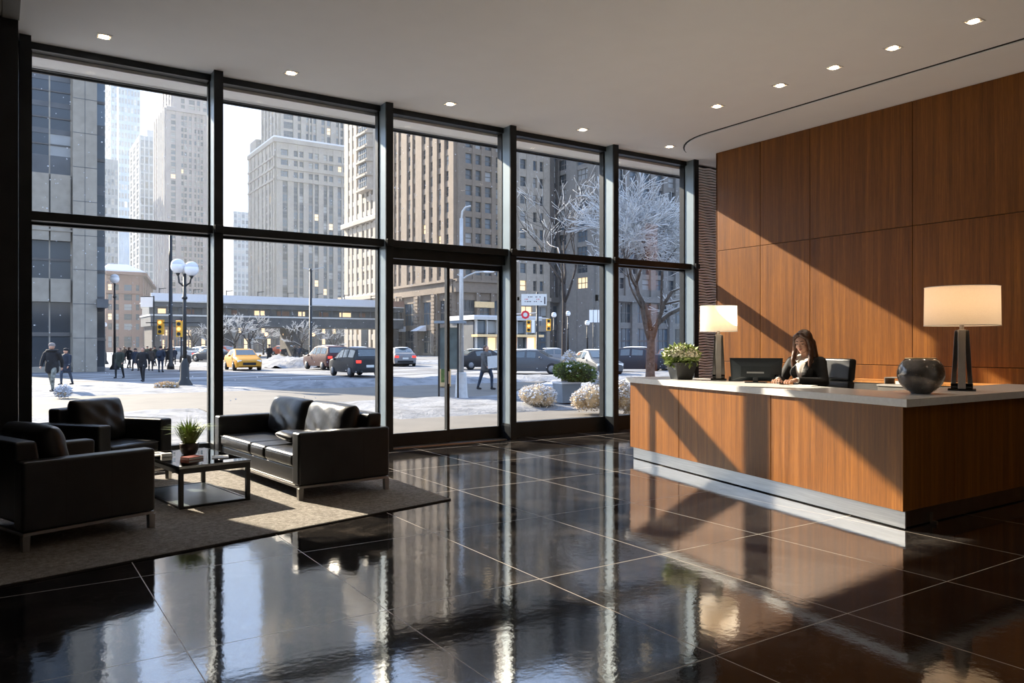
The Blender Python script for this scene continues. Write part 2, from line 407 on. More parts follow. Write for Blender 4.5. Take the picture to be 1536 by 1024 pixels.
# ------------------------------------------------------------------ room shell
H = 5.25; WY = 11.1; WX = 11.35
def sbuild(mb, name, mats, label=None, **k): return struct(mb.build(name, mats, **k), label)
sbuild(MB().box(-6, 14.5, -5, 11.32, -.2, 0), 'floor', 'floor')
sbuild(MB().box(-6, 14.5, -5, 11.75, H, H+.35), 'ceiling', 'ceil')
sbuild(MB().box(-6.2, -6, -5, 11.3, 0, H), 'wall_left', 'stone')
sbuild(MB().box(-6, 14.5, -5.2, -5, 0, H), 'wall_back', 'ceil')
sbuild(MB().box(-6, .19, 10.3, 11.3, 0, H-.02), 'wall_corner', 'stone')
sbuild(MB().box(.04, .20, -5, 10.29, H-.03, H), 'trim_12', 'trimgrey')
# dropped ceiling slab over the desk with a dark shadow edge
m = MB(); poly = [(10.22, -5), (11.9, -5), (11.9, 10.62)]
for k in range(13):
    a = R(90+90*k/12.0); poly.append((11.55+1.33*math.cos(a)*1.0, 9.3+1.32*math.sin(a)))
m.prism(poly, H-.03, H+.02); m.m = 1; m.prism([(x-(.02 if x < 11 else 0), y+(.02 if y > 9.4 else 0)) for x, y in poly], H-.012, H+.02)
sbuild(m, 'trim_11', ['ceil', 'groove'])
# right wall with veneer panels
wr = sbuild(MB().box(WX+.03, 14.4, -5, 10.10, 0, H), 'wall_right', 'groove')
ys = [10.14, 9.12, 8.1, 6.35, 4.6, 2.85, 1.1, -.65, -2.4, -4.15, -5]
zs = [0, 1.28, 3.36, H-.03]
for a, b in zip(ys[1:], ys[:-1]):
    for c, d in zip(zs[:-1], zs[1:]):
        g = .004
        pn = MB().box(0, .03, -(b-a)/2+g, (b-a)/2-g, g, d-c-g).build('veneer_panel', 'wood', wr, bev=.003, seg=1); pn.location = (WX, (a+b)/2, c)
pn = MB().box(0, 3.0, -.03, 0, .004, H-.04).build('veneer_panel', 'wood', wr); pn.location = (WX, 10.141, 0)
# rippled slat panel between the last fin and the wood
sp = struct(MB().box(11.6, 14.4, 11.12, 11.3, 0, H).build('wall_end', 'groove'))
for k in range(96):
    z = .03+k*.054; mb = MB(); n = 26; rows = []
    for i in range(n+1):
        x = 11.66+1.3*i/n; w = .007*math.sin(i*.9+k*.45)+.006*math.sin(i*.37-k*.23)
        rows.append((x, z+w))
    vs = []; fs = []
    for x, zz in rows: vs += [(x, 11.12, zz-.004), (x, 11.05, zz), (x, 11.05, zz+.034), (x, 11.12, zz+.038)]
    for i in range(n):
        a = i*4; fs += [(a, a+4, a+5, a+1), (a+1, a+5, a+6, a+2), (a+2, a+6, a+7, a+3)]
    mb.add(vs, fs); mb.build('slat', 'slat', sp)
# ------------------------------------------------------------------ glazed wall
FX = [.27, 2.456, 4.934, 7.18, 9.435, 11.53]     # fin centres
for i, x in enumerate(FX):
    w = .055; d0 = 10.80; mb = MB()
    mb.m = 1; mb.box(x-w, x+w, d0+.03, 11.2, .0, H-.0)
    mb.m = 0; mb.box(x-w-.004, x+w+.004, d0, d0+.03, 0, H)
    mb.box(x-w-.006, x+w+.006, d0+.03, 11.2, 0, .27)
    mb.box(x-w-.008, x-w, 11.06, 11.2, 0, H)
    sbuild(mb, 'trim_%d' % (i+1), ['alu', 'fin'], 'deep grey aluminium mullion fin of the glazed wall')
for i in range(5):
    a, b = FX[i]+.055, FX[i+1]-.055
    wd = struct(thing('window_%d' % (i+1), None, None, ((a+b)/2, 11.1, 0))); hw = (b-a)/2
    door = i == 2
    MB().box(-hw, hw, -.08, .08, H-.085, H).build('head_frame', 'alu', wd)
    if not door:
        MB().box(-hw, hw, -.05, .1, 0, .26).build('sill', 'alu', wd, bev=.004)
        MB().box(-hw+.02, hw-.02, -.008, .008, .26, 3.08).build('glass_pane', 'glass', wd)
        MB().box(-hw, -hw+.02, -.03, .05, .26, 3.08).box(hw-.02, hw, -.03, .05, .26, 3.08).box(-hw, hw, -.03, .05, 3.05, 3.08).box(-hw, -hw+.02, -.03, .05, 3.2, H-.07).box(hw-.02, hw, -.03, .05, 3.2, H-.07).build('glazing_bead', 'alu', wd)
    else:
        MB().box(-hw, hw, -.2, .1, 0, .012).build('threshold', 'steel_leg', wd)
    mb = MB().box(-hw, hw, -.22, .08, 3.08, 3.19)
    if door: mb.box(-hw, hw, -.12, .08, 2.93, 3.08)
    mb.box(hw, hw+.11, -.34, -.305, 3.085, 3.185) if i < 5 else None
    mb.build('transom', 'alu', wd, bev=.004)
    MB().box(-hw+.02, hw-.02, -.008, .008, 3.19, H-.07).build('glass_pane', 'glass', wd)
# sliding entrance leaves
a, b = FX[2]+.055, FX[3]-.055; mid = (a+b)/2 + .02
for n, (x0, x1) in enumerate([(a, mid+.02), (mid-.02, b)]):
    yy = 11.06 if n == 0 else 11.12
    dr = struct(thing('door_%d' % (n+1), None, None, ((x0+x1)/2, yy, .013))); hw = (x1-x0)/2
    MB().box(-hw, -hw+.05, -.025, .025, 0, 2.91).box(hw-.05, hw, -.025, .025, 0, 2.91).box(-hw+.05, hw-.05, -.025, .025, 0, .20).box(-hw+.05, hw-.05, -.025, .025, 2.82, 2.91).build('door_frame', 'alu', dr, bev=.004)
    MB().box(-hw+.05, hw-.05, -.006, .006, .2, 2.82).build('glass_pane', 'glass', dr)
    MB().box(hw-.035 if n == 0 else -hw+.015, hw-.015 if n == 0 else -hw+.035, -.05, -.026, .95, 1.15).build('door_handle', 'steel', dr)
# outside soffit and its thin rails
mb = MB().box(-1, 14.4, 11.2, 11.70, H-.12, H-.03)
mb.m = 1; mb.box(-1, 14.4, 11.70, 11.73, H-.16, H-.05).box(-1, 14.4, 11.60, 11.62, H-.15, H-.135)
sbuild(mb, 'trim_10', ['ceil', 'alu'], 'pale exterior soffit with thin rails above the glass')
# ------------------------------------------------------------------ recessed downlights
def downlight(label, x, y, group, first=[None]):
    if first[0] is None:
        r = thing('recessed_downlight', label, 'ceiling light', (x, y, H), 0, group)
        o = .085; i = .068
        fr = MB().box(-o, o, -o, -i, -.006, .0).box(-o, o, i, o, -.006, .0).box(-o, -i, -i, i, -.006, .0).box(i, o, -i, i, -.006, .0)
        fr.build('trim_ring', 'whitepaint', r)
        rf = MB(); rf.add([(-i,-i,-.004),(i,-i,-.004),(i,i,-.004),(-i,i,-.004),(-i,-i,-.001),(i,-i,-.001),(i,i,-.001),(-i,i,-.001)], [(4,5,6,7)])
        rf.build('reflector', 'brass', r)
        MB().lathe([(.055, -.010), (.055, -.003)], 24).build('lens', 'downglow', r)
        ld = bpy.data.lights.new('downlight_beam', 'SPOT'); ld.energy = 22; ld.color = (1, .82, .62); ld.spot_size = R(110); ld.spot_blend = .8; ld.shadow_soft_size = .05
        lo = bpy.data.objects.new('downlight_beam', ld); COL.objects.link(lo); lo.parent = r; lo.location = (0, 0, -.03)
        first[0] = r
    else: r = dup(first[0], (x, y, H), 0, label, group)
    return r
g1 = 'recessed downlights along the glazed wall'; g2 = 'recessed downlights in front of the wood wall'
for lb, x in (('leftmost square downlight of the row along the windows, above the armchairs', 1.05), ('square downlight in the window row, second from the left, above the second window bay', 3.29), ('square downlight in the window row, above the entrance doors', 5.73), ('square downlight in the window row, above the fourth window bay', 8.3), ('square downlight at the right end of the window row, beside the rounded ceiling panel', 10.35)):
    downlight(lb, x, 10.36, g1)
for lb, y in (('square downlight nearest the top right corner of the picture', 4.44), ('second square downlight from the top right, in the row over the desk', 5.39), ('third square downlight from the top right, middle of the desk row', 6.2), ('fourth square downlight from the top right, in the row over the desk', 7.05), ('farthest square downlight of the desk row, nearest the windows', 8.2)):
    downlight(lb, 9.2, y, g2)
for x in (-3, 1.5, 5.5, 9.2):      # unseen downlights added behind the viewer as fill light
    for y in (-3, .3): downlight('added unseen fill downlight in the hall ceiling behind the viewer', x, y, 'added fill downlights behind the viewer')
# ------------------------------------------------------------------ reception desk
A = Vector((6.49, 3.71)); Bv = Vector((7.44, 8.22)); D = (Bv-A).normalized(); Nn = Vector((D.y, -D.x))   # inward normal (+x)
def dp(t, w): q = A+D*t+Nn*w; return (q.x, q.y)
LEN = (Bv-A).length; DEP = .80
desk = thing('reception_desk', 'long angled reception desk with teak veneer panels and a steel plinth', 'desk')
def segp(x): # distance along desk for a px seam
    d = ray(x); k = d.x/d.y; return ((k*A.y-A.x)/(D.x-k*D.y))
T = [0, segp(1156), segp(1018), LEN]
for i in range(3):
    a, b = T[i]+.004, T[i+1]-.004
    MB().prism([dp(a, 0), dp(b, 0), dp(b, .03), dp(a, .03)][::-1], .157, 1.06).build('front_panel', 'wood', desk, bev=.003, seg=1)
SX = [6.49, ony(1432, 3.71), 9.0, 9.9]
for i in range(3):
    a, b = SX[i]+(.034 if i == 0 else .004), SX[i+1]-.004
    MB().box(a, b, 3.71, 3.74, .157, 1.06).build('side_panel', 'wood', desk, bev=.003, seg=1)
MB().prism([dp(LEN, .0), dp(LEN, DEP-.05), dp(LEN-.03, DEP-.05), dp(LEN-.03, .03)], .157, 1.06).build('end_panel', 'wood', desk)
MB().prism([dp(.02, .035), dp(LEN-.1, .035), dp(LEN-.1, .05), dp(.02, .05)][::-1], .012, .156).prism([dp(.0, .02), dp(LEN-.06, .02), dp(LEN-.06, .034), dp(.0, .034)][::-1], .012, .156).build('plinth_plate', 'steel', desk)
MB().box(6.53, 9.9, 3.73, 3.745, .012, .156).build('side_plinth_plate', 'gunmetal', desk)
MB().prism([dp(.02, .036), dp(LEN-.08, .036), dp(LEN-.12, .5), dp(.3, .5)][::-1], 0, .02).box(6.68, 9.88, 3.76, 4.2, 0, .02).build('base', 'groove', desk)
MB().prism([dp(.45, DEP-.30), dp(LEN-.03, DEP-.30), dp(LEN-.03, DEP-.28), dp(.45, DEP-.28)][::-1], .02, 1.06).box(7.35, 9.88, 4.34, 4.36, .02, 1.06).build('inner_panel', 'grey_cab', desk)
MB().box(6.93, 6.955, 3.66, 3.70, 0, .03).box(6.935, 6.95, 3.70, 3.72, 0, .1).build('levelling_foot', 'steel_leg', desk)
# worktop
p0 = dp(-.06, -.04); e = dp(LEN+.06, -.04); f = dp(LEN+.06, DEP); g = dp(.70, DEP)
mb = MB(); mb.prism([(6.44, 3.65), (9.93, 3.65), (9.93, 4.42), (g[0], 4.42), f, e], 1.062, 1.132)
ct = mb.build('countertop', 'quartz', bev=.004); tag(ct, 'pale quartz worktop along the whole reception desk', 'countertop')
CT = 1.132
# ------------------------------------------------------------------ lounge
mb = MB().prism([(3.87, 7.0), (3.87, 10.72), (-2, 9.38), (-2, 5.66)], .0, .016)
rug = mb.build('area_rug', 'rug'); tag(rug, 'taupe grey wool area rug under the lounge seating', 'rug')
e = MB(); e.prism([(3.875, 6.99), (3.875, 7.012), (-2, 5.672), (-2, 5.65)], 0, .012); e.prism([(3.868, 7.0), (3.882, 7.0), (3.882, 10.72), (3.868, 10.72)], 0, .012); e.build('binding', 'rug_edge', rug)
def seatbox(name, label, cat, loc, rz, W, Dp, seats, backs, group=None, arm=.17, zs=1):
    r = thing(name, label, cat, loc, R(rz), group); w = W/2; d = Dp/2
    # steel base frame and legs
    MB().box(-w+.01, w-.01, -d+.01, -d+.04, .135, .158).box(-w+.01, w-.01, d-.04, d-.01, .135, .158).box(-w+.01, -w+.04, -d+.04, d-.04, .135, .158).box(w-.04, w-.01, -d+.04, d-.04, .135, .158).build('base_frame', 'steel_leg', r)
    for sx in (-1, 1):
        for sy in (-1, 1):
            m = MB(); x = sx*(w-.030); y = sy*(d-.030); q = .023
            m.add([(x-q+sx*-.0, y-q, .0), (x+q, y-q, 0), (x+q, y+q, 0), (x-q, y+q, 0), (x-q-.004, y-q-.004, .136), (x+q+.004, y-q-.004, .136), (x+q+.004, y+q+.004, .136), (x-q-.004, y+q+.004, .136)],
                  [(0,3,2,1),(4,5,6,7),(0,1,5,4),(1,2,6,5),(2,3,7,6),(3,0,4,7)])
            m.build('leg', 'steel_leg', r)
    for sx in (-1, 1):
        x0, x1 = (-w, -w+arm) if sx < 0 else (w-arm, w)
        o = MB().box(x0, x1, -d, d, .16, .70).build('armrest', 'leather', r, bev=.028, seg=4)
        for q in (-d+Dp*.36, -d+Dp*.70):
            xx = x0-.0006 if sx < 0 else x1+.0006
            MB().box(min(xx, xx+.001*sx), max(xx, xx+.001*sx), q-.002, q+.002, .18, .675).build('seam', 'rug_edge', o)
    MB().box(-w+arm, w-arm, -d+.03, d-.2, .16, .33).build('seat_rail', 'leather', r, bev=.015)
    m = MB(); x0, x1 = -w+arm-.01, w-arm+.01
    m.add([(x0, d-.27, .2), (x1, d-.27, .2), (x1, d-.03, .2), (x0, d-.03, .2), (x0, d-.17, .84), (x1, d-.17, .84), (x1, d-.005, .84), (x0, d-.005, .84)],
          [(0,3,2,1),(4,5,6,7),(0,1,5,4),(1,2,6,5),(2,3,7,6),(3,0,4,7)])
    m.build('backrest', 'leather', r, bev=.03, seg=4)
    x = -w+arm+.004; tot = W-2*arm-.008
    for k, q in enumerate(seats):
        ww = q*tot; n = 10; m = MB(); vs = []; y0, y1 = -d+.01, d-.24
        o = MB().box(-ww/2+.003, ww/2-.003, y0, y1, .325, .475)
        cu = o.build('seat_cushion', 'leather_soft', r, bev=.05, seg=5); cu.location = (x+ww/2, 0, 0)
        cu.modifiers['wn'].show_viewport = True
        m2 = MB().tube([(-ww/2+.02, y0+.004, .455), (ww/2-.02, y0+.004, .455)], .004, 6); m2.build('piping', 'leather', cu)
        x += ww
    x = -w+arm; tot = W-2*arm
    for k, q in enumerate(backs):
        ww = q*tot; c = pillow(ww*.99, .50, .27, 18, .40, .011, k+int(loc[0]*3)).build('back_cushion', 'leather_soft', r, smooth=True, sub=1)
        c.location = (x+ww/2, d-.34, .70); c.rotation_euler = (R(-12), 0, 0); x += ww
    if zs != 1: r.scale = (1, 1, zs)
    return r
sofa = seatbox('leather_sofa', 'black leather sofa with steel legs at the right end of the rug', 'sofa', (2.93, 9.05, 0), -84.5, 2.56, 1.05, [.45, .20, .35], [.5, .5])
ac1 = seatbox('leather_armchair', 'wide black leather armchair nearest the viewer at the left edge', 'armchair', (.434, 7.72, 0), 110, 1.25, 1.05, [1], [1])
ac2 = seatbox('leather_armchair', 'black leather armchair in the corner in front of the window', 'armchair', (1.02, 9.90, 0), 36.9, 1.04, .93, [1], [1], zs=1.05)
pl = pillow(.62, .34, .13, 12, .5, .004, 3).build('throw_cushion', 'leather_soft', smooth=True, sub=1); pl.location = (2.93, 8.78, .535); pl.rotation_euler = (R(-82), R(6), R(20))
tag(pl, 'flat black leather cushion lying on the middle of the sofa seat', 'cushion')
# coffee table
tb = thing('coffee_table', 'low square black metal coffee table with a smoked glass top', 'table', (1.704, 8.63, .016), R(8.5)); w, l = .35, .625
MB().box(-w, w, -l, l, .392, .408).build('glass_top', 'glass_table', tb)
MB().box(-w-.004, w+.004, -l-.004, -l, .386, .410).box(-w-.004, w+.004, l, l+.004, .386, .410).box(-w-.004, -w, -l, l, .386, .410).box(w, w+.004, -l, l, .386, .410).build('polished_edge', 'chrome_edge', tb)
MB().box(-w, w, -l, -l+.035, .335, .390).box(-w, w, l-.035, l, .335, .390).box(-w, -w+.035, -l+.035, l-.035, .335, .390).box(w-.035, w, -l+.035, l-.035, .335, .390).build('top_frame', 'blackmetal', tb)
for sx in (-1, 1):
    for sy in (-1, 1): x = sx*(w-.02); y = sy*(l-.02); MB().box(x-.02, x+.02, y-.02, y+.02, 0, .335).build('leg', 'blackmetal', tb)
MB().box(-w+.04, w-.04, -l, -l+.03, 0, .022).box(-w+.04, w-.04, l-.03, l, 0, .022).box(-w, -w+.03, -l+.04, l-.04, 0, .022).box(w-.03, w, -l+.04, l-.04, 0, .022).build('bottom_frame', 'blackmetal', tb)
MB().box(-w+.03, w-.03, -l+.03, l-.03, .008, .018).build('glass_shelf', 'glass_shelf', tb)
TZ = .016+.408
pt = thing('potted_plant', 'small spiky green plant in a dark brown pot on the coffee table', 'plant', (1.70, 8.80, TZ))
MB().lathe([(.055, 0), (.075, .01), (.092, .06), (.098, .125), (.088, .128), (.082, .10)], 28).build('pot', 'pot', pt, smooth=True)
MB().lathe([(.083, .100), (.083, .112)], 20).build('soil', 'soil', pt)
m = MB(); rnd = random.Random(4)
for k in range(260):
    a = rnd.uniform(0, 2*PI); r0 = rnd.uniform(0, .06); ln = rnd.uniform(.15, .33); sp = rnd.uniform(.05, 1.0); b = Vector((math.cos(a), math.sin(a), 0)); s = b.cross(Vector((0,0,1)))*rnd.uniform(.004, .008)
    p0 = b*r0+Vector((0,0,.108)); p1 = p0+b*ln*sp*.45+Vector((0,0,ln*.6)); p2 = p0+b*ln*sp+Vector((0,0,ln*(1-.45*sp)))
    m.add([p0-s, p0+s, p1+s*1.3, p1-s*1.3, p2], [(0,1,2,3), (3,2,4)])
fo = m.build('foliage', 'leaf2', pt); fo['kind'] = 'stuff'
bk = thing('book', 'dark red hardback book lying on the coffee table beside the plant', 'book', (1.66, 8.44, TZ), R(25))
MB().box(-.09, .09, -.065, .065, 0, .004).box(-.09, .09, -.065, .065, .024, .028).box(-.092, -.086, -.065, .065, 0, .028).build('cover', 'red', bk)
MB().box(-.085, .086, -.061, .061, .004, .024).build('pages', 'white', bk)
mg = thing('magazine', 'pale magazine lying near the sofa side of the coffee table', 'magazine', (1.93, 8.42, TZ), R(-12))
MB().box(-.08, .08, -.11, .11, 0, .006).build('cover', 'white', mg); MB().box(-.05, .03, -.04, .05, .006, .007).build('cover_picture', 'silver', mg)
mg = thing('magazine', 'thin magazine at the far left end of the coffee table', 'magazine', (1.40, 9.02, TZ), R(15))
MB().box(-.10, .10, -.13, .13, 0, .007).build('cover', 'white', mg); MB().box(-.07, .07, -.03, .08, .007, .008).build('cover_picture', 'grey_cab2', mg)
o = MB().box(-.05, .05, -.035, .035, 0, .035).build('small_box', 'white', bev=.004); o.location = (1.47, 8.78, TZ); tag(o, 'little white box on the coffee table behind the near armchair', 'box')
# ------------------------------------------------------------------ things on the desk
def lamp(label, x, y, rz, sw, sh, tot, bw):
    rz = math.atan2(-x, y); r = thing('table_lamp', label, 'lamp', (x, y, CT), rz); rr = sw/2; z0 = tot-sh
    MB().box(-bw*.95, bw*.95, -bw*.55, bw*.55, 0, .022).build('base', 'blackgloss', r, bev=.004)
    MB().box(-bw*.75, bw*.75, -.028, .060, .022, .075).build('plinth_block', 'blackgloss', r, bev=.006)
    for sx, mm in ((-1, 'blackgloss'), (1, 'blackgloss')):
        m = MB(); t = .022; x0 = sx*bw*.56; x1 = sx*bw*.32
        m.add([(x0-t,-.03,.07),(x0+t,-.03,.07),(x0+t,.03,.07),(x0-t,.03,.07),(x1-t,-.03,z0-.05),(x1+t,-.03,z0-.05),(x1+t,.03,z0-.05),(x1-t,.03,z0-.05)],[(0,3,2,1),(4,5,6,7),(0,1,5,4),(1,2,6,5),(2,3,7,6),(3,0,4,7)])
        m.build('side_bar', 'gunmetal', r, bev=.004)
    MB().box(-.034, .034, -.062, -.030, .0225, z0-.04).build('front_bar', 'bronze', r, bev=.004)
    MB().box(-bw*.42, bw*.42, -.03, .03, z0-.06, z0-.045).lathe([(.02, z0-.05), (.02, z0+.03)], 16).build('socket', 'bronze', r)
    m = MB(); seg = 56; vs = []; fs = []
    for rad in (rr, rr-.003):
        for z, k in ((z0, 1.0), (tot, .985)):
            for q in range(seg): a = 2*PI*q/seg; vs.append((rad*k*math.cos(a), rad*k*math.sin(a), z))
    for q in range(seg):
        b = (q+1) % seg; fs.append((q, b, seg+b, seg+q))
    m.add(vs[:2*seg], fs); sd = m.build('lamp_shade', 'shade', r, smooth=True)
    for z, k in ((z0, 1.0), (tot, .985)):
        MB().tube([(rr*k*math.cos(2*PI*q/seg), rr*k*math.sin(2*PI*q/seg), z) for q in range(seg+1)], .0035, 5).build('shade_rim', 'white', sd)
    MB().tube([(-rr*.98, 0, z0+.05), (rr*.98, 0, z0+.05)], .003, 5).tube([(0, -rr*.98, z0+.05), (0, rr*.98, z0+.05)], .003, 5).build('spider', 'bronze', r)
    MB().ell((0, 0, z0+sh*.45), (.035, .035, .05)).build('bulb', 'bulb', r, smooth=True)
    ld = bpy.data.lights.new('lamp_bulb', 'POINT'); ld.energy = 2.8*sw/.6; ld.color = (1, .58, .27); ld.shadow_soft_size = .05
    lo = bpy.data.objects.new('lamp_bulb', ld); COL.objects.link(lo); lo.parent = r; lo.location = (0, 0, z0+sh*.45)
    lo.location.z = z0+sh*.45+.07
    return r
lamp('large drum-shade table lamp standing right of the round vase', 8.09, 4.02, R(-35), .68, .385, 1.04, .130)
lamp('smaller drum-shade table lamp at the window end of the desk', 7.86, 6.98, R(-35), .475, .33, .965, .105)
vs = thing('round_vase', 'round smoky vase with gold speckles on the desk corner', 'vase', (7.33, 4.02, CT)); vs.scale = (1, 1, 1.12)
MB().lathe([(.085, 0), (.092, .010), (.14, .035), (.185, .085), (.207, .145), (.207, .185), (.192, .235), (.162, .275), (.135, .295), (.128, .296), (.150, .270), (.18, .225), (.19, .16), (.12, .05)], 48).build('body', 'vase', vs, smooth=True)
m = MB(); m.tube([(.131*math.cos(2*PI*q/40), .131*math.sin(2*PI*q/40), .296) for q in range(41)], .006, 6); m.build('rim', 'brass', vs, smooth=True)
# flower planter
fp = thing('flower_planter', 'dark tapered planter of cream flowers at the window end of the desk', 'planter', (7.58, 7.37, CT), R(-20))
m = MB(); a, b, h = .105, .155, .225
m.add([(-a,-a,0),(a,-a,0),(a,a,0),(-a,a,0),(-b,-b,h),(b,-b,h),(b,b,h),(-b,b,h)], [(0,3,2,1),(0,1,5,4),(1,2,6,5),(2,3,7,6),(3,0,4,7)]); c = b-.012
m.add([(-b,-b,h),(b,-b,h),(b,b,h),(-b,b,h),(-c,-c,h),(c,-c,h),(c,c,h),(-c,c,h)], [(0,1,5,4),(1,2,6,5),(2,3,7,6),(3,0,4,7)])
m.build('pot', 'pot2', fp); MB().box(-.135, .135, -.135, .135, h-.04, h-.02).build('soil', 'soil', fp)
def leafball(n, cx, cz, rx, ry, rz, s, rnd, tilt=.6):
    m = MB()
    for k in range(n):
        d = Vector((rnd.gauss(0,1), rnd.gauss(0,1), rnd.gauss(.2,1))).normalized(); q = rnd.uniform(.55, 1)**.5
        p = Vector((cx+d.x*rx*q, d.y*ry*q, cz+d.z*rz*q)); t = (d+Vector((rnd.uniform(-1,1), rnd.uniform(-1,1), rnd.uniform(-.3,1)))*tilt).normalized()
        u = t.orthogonal().normalized(); u = Matrix.Rotation(rnd.uniform(0, 2*PI), 3, t) @ u; ss = s*rnd.uniform(.6, 1.3)
        m.add([p, p+t*ss*.5+u*ss*.22, p+t*ss, p+t*ss*.5-u*ss*.22], [(0,1,2,3)])
    return m
rnd = random.Random(8)
lf = leafball(900, 0, .30, .21, .21, .13, .07, rnd).build('foliage', 'leaf', fp); lf['kind'] = 'stuff'
MB().ell((0, 0, .30), (.17, .17, .10)).build('inner_leaves', 'leaf', fp, smooth=True)
m = MB()
for k in range(260):
    d = Vector((rnd.gauss(0,1), rnd.gauss(0,1), abs(rnd.gauss(.4,1)))).normalized(); q = rnd.uniform(.92, 1.12); u = rnd.uniform(.008, .017); m.ell((d.x*.22*q, d.y*.22*q, .31+d.z*.13*q), (u, u, u*.8), (0,0,0), 7, 5)
for k in range(500):
    d = Vector((rnd.gauss(0,1), rnd.gauss(0,1), abs(rnd.gauss(.3,1)))).normalized(); q = rnd.uniform(.85, 1.08); p = Vector((d.x*.22*q, d.y*.22*q, .31+d.z*.13*q))
    u = d.orthogonal().normalized(); v = d.cross(u); s = rnd.uniform(.018, .032)
    for j in range(5):
        a = 2*PI*j/5+k; w1 = u*math.cos(a)+v*math.sin(a); w2 = d.cross(w1)
        m.add([p, p+w1*s*.6+w2*s*.35+d*s*.3, p+w1*s+d*s*.5, p+w1*s*.6-w2*s*.35+d*s*.3], [(0,1,2,3)])
fl = m.build('blossoms', 'petal', fp); fl['kind'] = 'stuff'
# monitor, seen from behind
mo = thing('computer_monitor', 'dark flat monitor seen from behind on the desk', 'monitor', (7.66, 6.22, CT), R(-58))
tl = Euler((R(-8), 0, 0))
m = MB(); m.add([(-.29,0,.02),(.29,0,.02),(.31,.012,.30),(-.31,.012,.30),(-.29,.02,.02),(.29,.02,.02),(.31,.03,.30),(-.31,.03,.30)], [(3,2,1,0)[::-1],(4,5,6,7)[::-1],(0,1,5,4),(1,2,6,5),(2,3,7,6),(3,0,4,7)])
m.add([(-.28,0,.03),(.28,0,.03),(.30,.011,.285),(-.30,.011,.285),(-.17,-.035,.07),(.17,-.035,.07),(.17,-.03,.20),(-.17,-.03,.20)], [(4,5,6,7),(0,1,5,4),(1,2,6,5),(2,3,7,6),(3,0,4,7)])
m.build('casing', 'plastic', mo)
MB().box(-.27, .27, .021, .024, .035, .28).build('screen', 'blackgloss', mo)
MB().box(-.10, .10, -.0395, -.035, .115, .135).build('badge', 'silver', mo)
MB().box(-.12, .12, -.08, .10, 0, .012).box(-.03, .03, -.03, .0, .01, .08).build('stand', 'plastic', mo)
gl = thing('water_glass', 'small clear glass on the desk beside the monitor', 'glass', (7.74, 5.96, CT))
MB().lathe([(.026, 0), (.030, .002), (.034, .10), (.032, .10), (.028, .008)], 20).build('glass_body', 'glass_clear', gl, smooth=True)
MB().lathe([(.026, .009), (.0295, .055)], 20).build('drink', 'red', gl, smooth=True)
o = MB().box(-.08, .08, -.11, .11, 0, .008).build('notepad', 'white', bev=.002); o.location = (7.55, 5.45, CT); o.rotation_euler = (0,0,R(10)); tag(o, 'thin white notepad on the desk in front of the receptionist', 'notepad')
ph = thing('desk_phone', 'small dark desk phone beside the smaller lamp', 'phone', (7.84, 6.66, CT), R(-60))
MB().prism([(-.09,-.09),(.09,-.09),(.09,.09),(-.09,.09)], 0, .03).build('base', 'plastic', ph, bev=.006); MB().box(-.085, -.035, -.09, .09, .035, .06).box(-.085, -.035, -.09, -.05, .025, .04).box(-.085, -.035, .05, .09, .025, .04).build('handset', 'blackgloss', ph, bev=.008)
# credenza by the wood wall
cr = thing('credenza', 'low grey credenza with a teak edge along the wood wall', 'cabinet', (11.06, 6.0, 0))
MB().box(-.27, .285, -1.9, 1.15, 0, 1.03).build('body', 'grey_cab', cr)
MB().box(-.28, .285, -1.92, 1.17, 1.03, 1.06).build('top', 'wood_top', cr)
for k in range(4): MB().box(-.285, -.27, -1.88+k*.76, -1.14+k*.76, .06, 1.01).build('cabinet_door', 'grey_cab2', cr)
bx = thing('pedestal_cabinet', 'pale grey pedestal cabinet standing in front of the credenza', 'cabinet', (10.45, 5.95, 0))
MB().box(-.2, .2, -.28, .28, 0, 1.02).build('body', 'grey_cab', bx, bev=.005); MB().box(-.21, .21, -.29, .29, 1.02, 1.04).build('top', 'bronze', bx)
lt = thing('letter_tray', 'small pale letter tray with papers on the pedestal cabinet', 'tray', (10.45, 5.98, 1.04))
MB().box(-.12, .12, -.2, .2, 0, .008).box(-.12, .12, -.2, -.19, .008, .09).box(-.12, .12, .19, .2, .008, .09).box(-.12, .12, -.2, .2, .09, .10).build('tray', 'grey_cab', lt); MB().box(-.1, .1, -.15, .05, .008, .05).build('papers', 'white', lt)
# ------------------------------------------------------------------ receptionist
OC = thing('office_chair', 'black leather high-back office chair behind the receptionist', 'office chair', (8.21, 5.78, 0), R(-100))
MB().lathe([(.03, .09), (.03, .62)], 16).build('gas_column', 'steel_leg', OC)
for k in range(5):
    a = 2*PI*k/5; d = Vector((math.cos(a), math.sin(a), 0)); lg = MB().tube([d*.03+Vector((0,0,.11)), d*.30+Vector((0,0,.075))], [.03, .018], 8).build('base_leg', 'blackmetal', OC)
    MB().ell(d*.30+Vector((0,0,.03)), (.03, .03, .03)).build('castor', 'plastic', lg, smooth=True)
MB().box(-.26, .26, -.24, .24, .62, .73).build('seat', 'leather', OC, bev=.04, seg=4)
m = MB()
rows = [.76, .86, .958, 1.06, 1.16, 1.43]
for i in range(len(rows)-1):
    h = rows[i+1]-rows[i]; m = MB().box(-.23, .23, -.05, .05, 0, h-.004); c = m.build('backrest_cushion', 'leather', OC, bev=.03, seg=4); c.location = (0, .31+.10*(rows[i]-.76), rows[i]); c.rotation_euler = (R(-7), 0, 0)
MB().box(-.215, .215, .345, .385, .74, 1.36).box(-.04, .04, .18, .38, .64, .67).build('back_shell', 'plastic', OC, bev=.02)
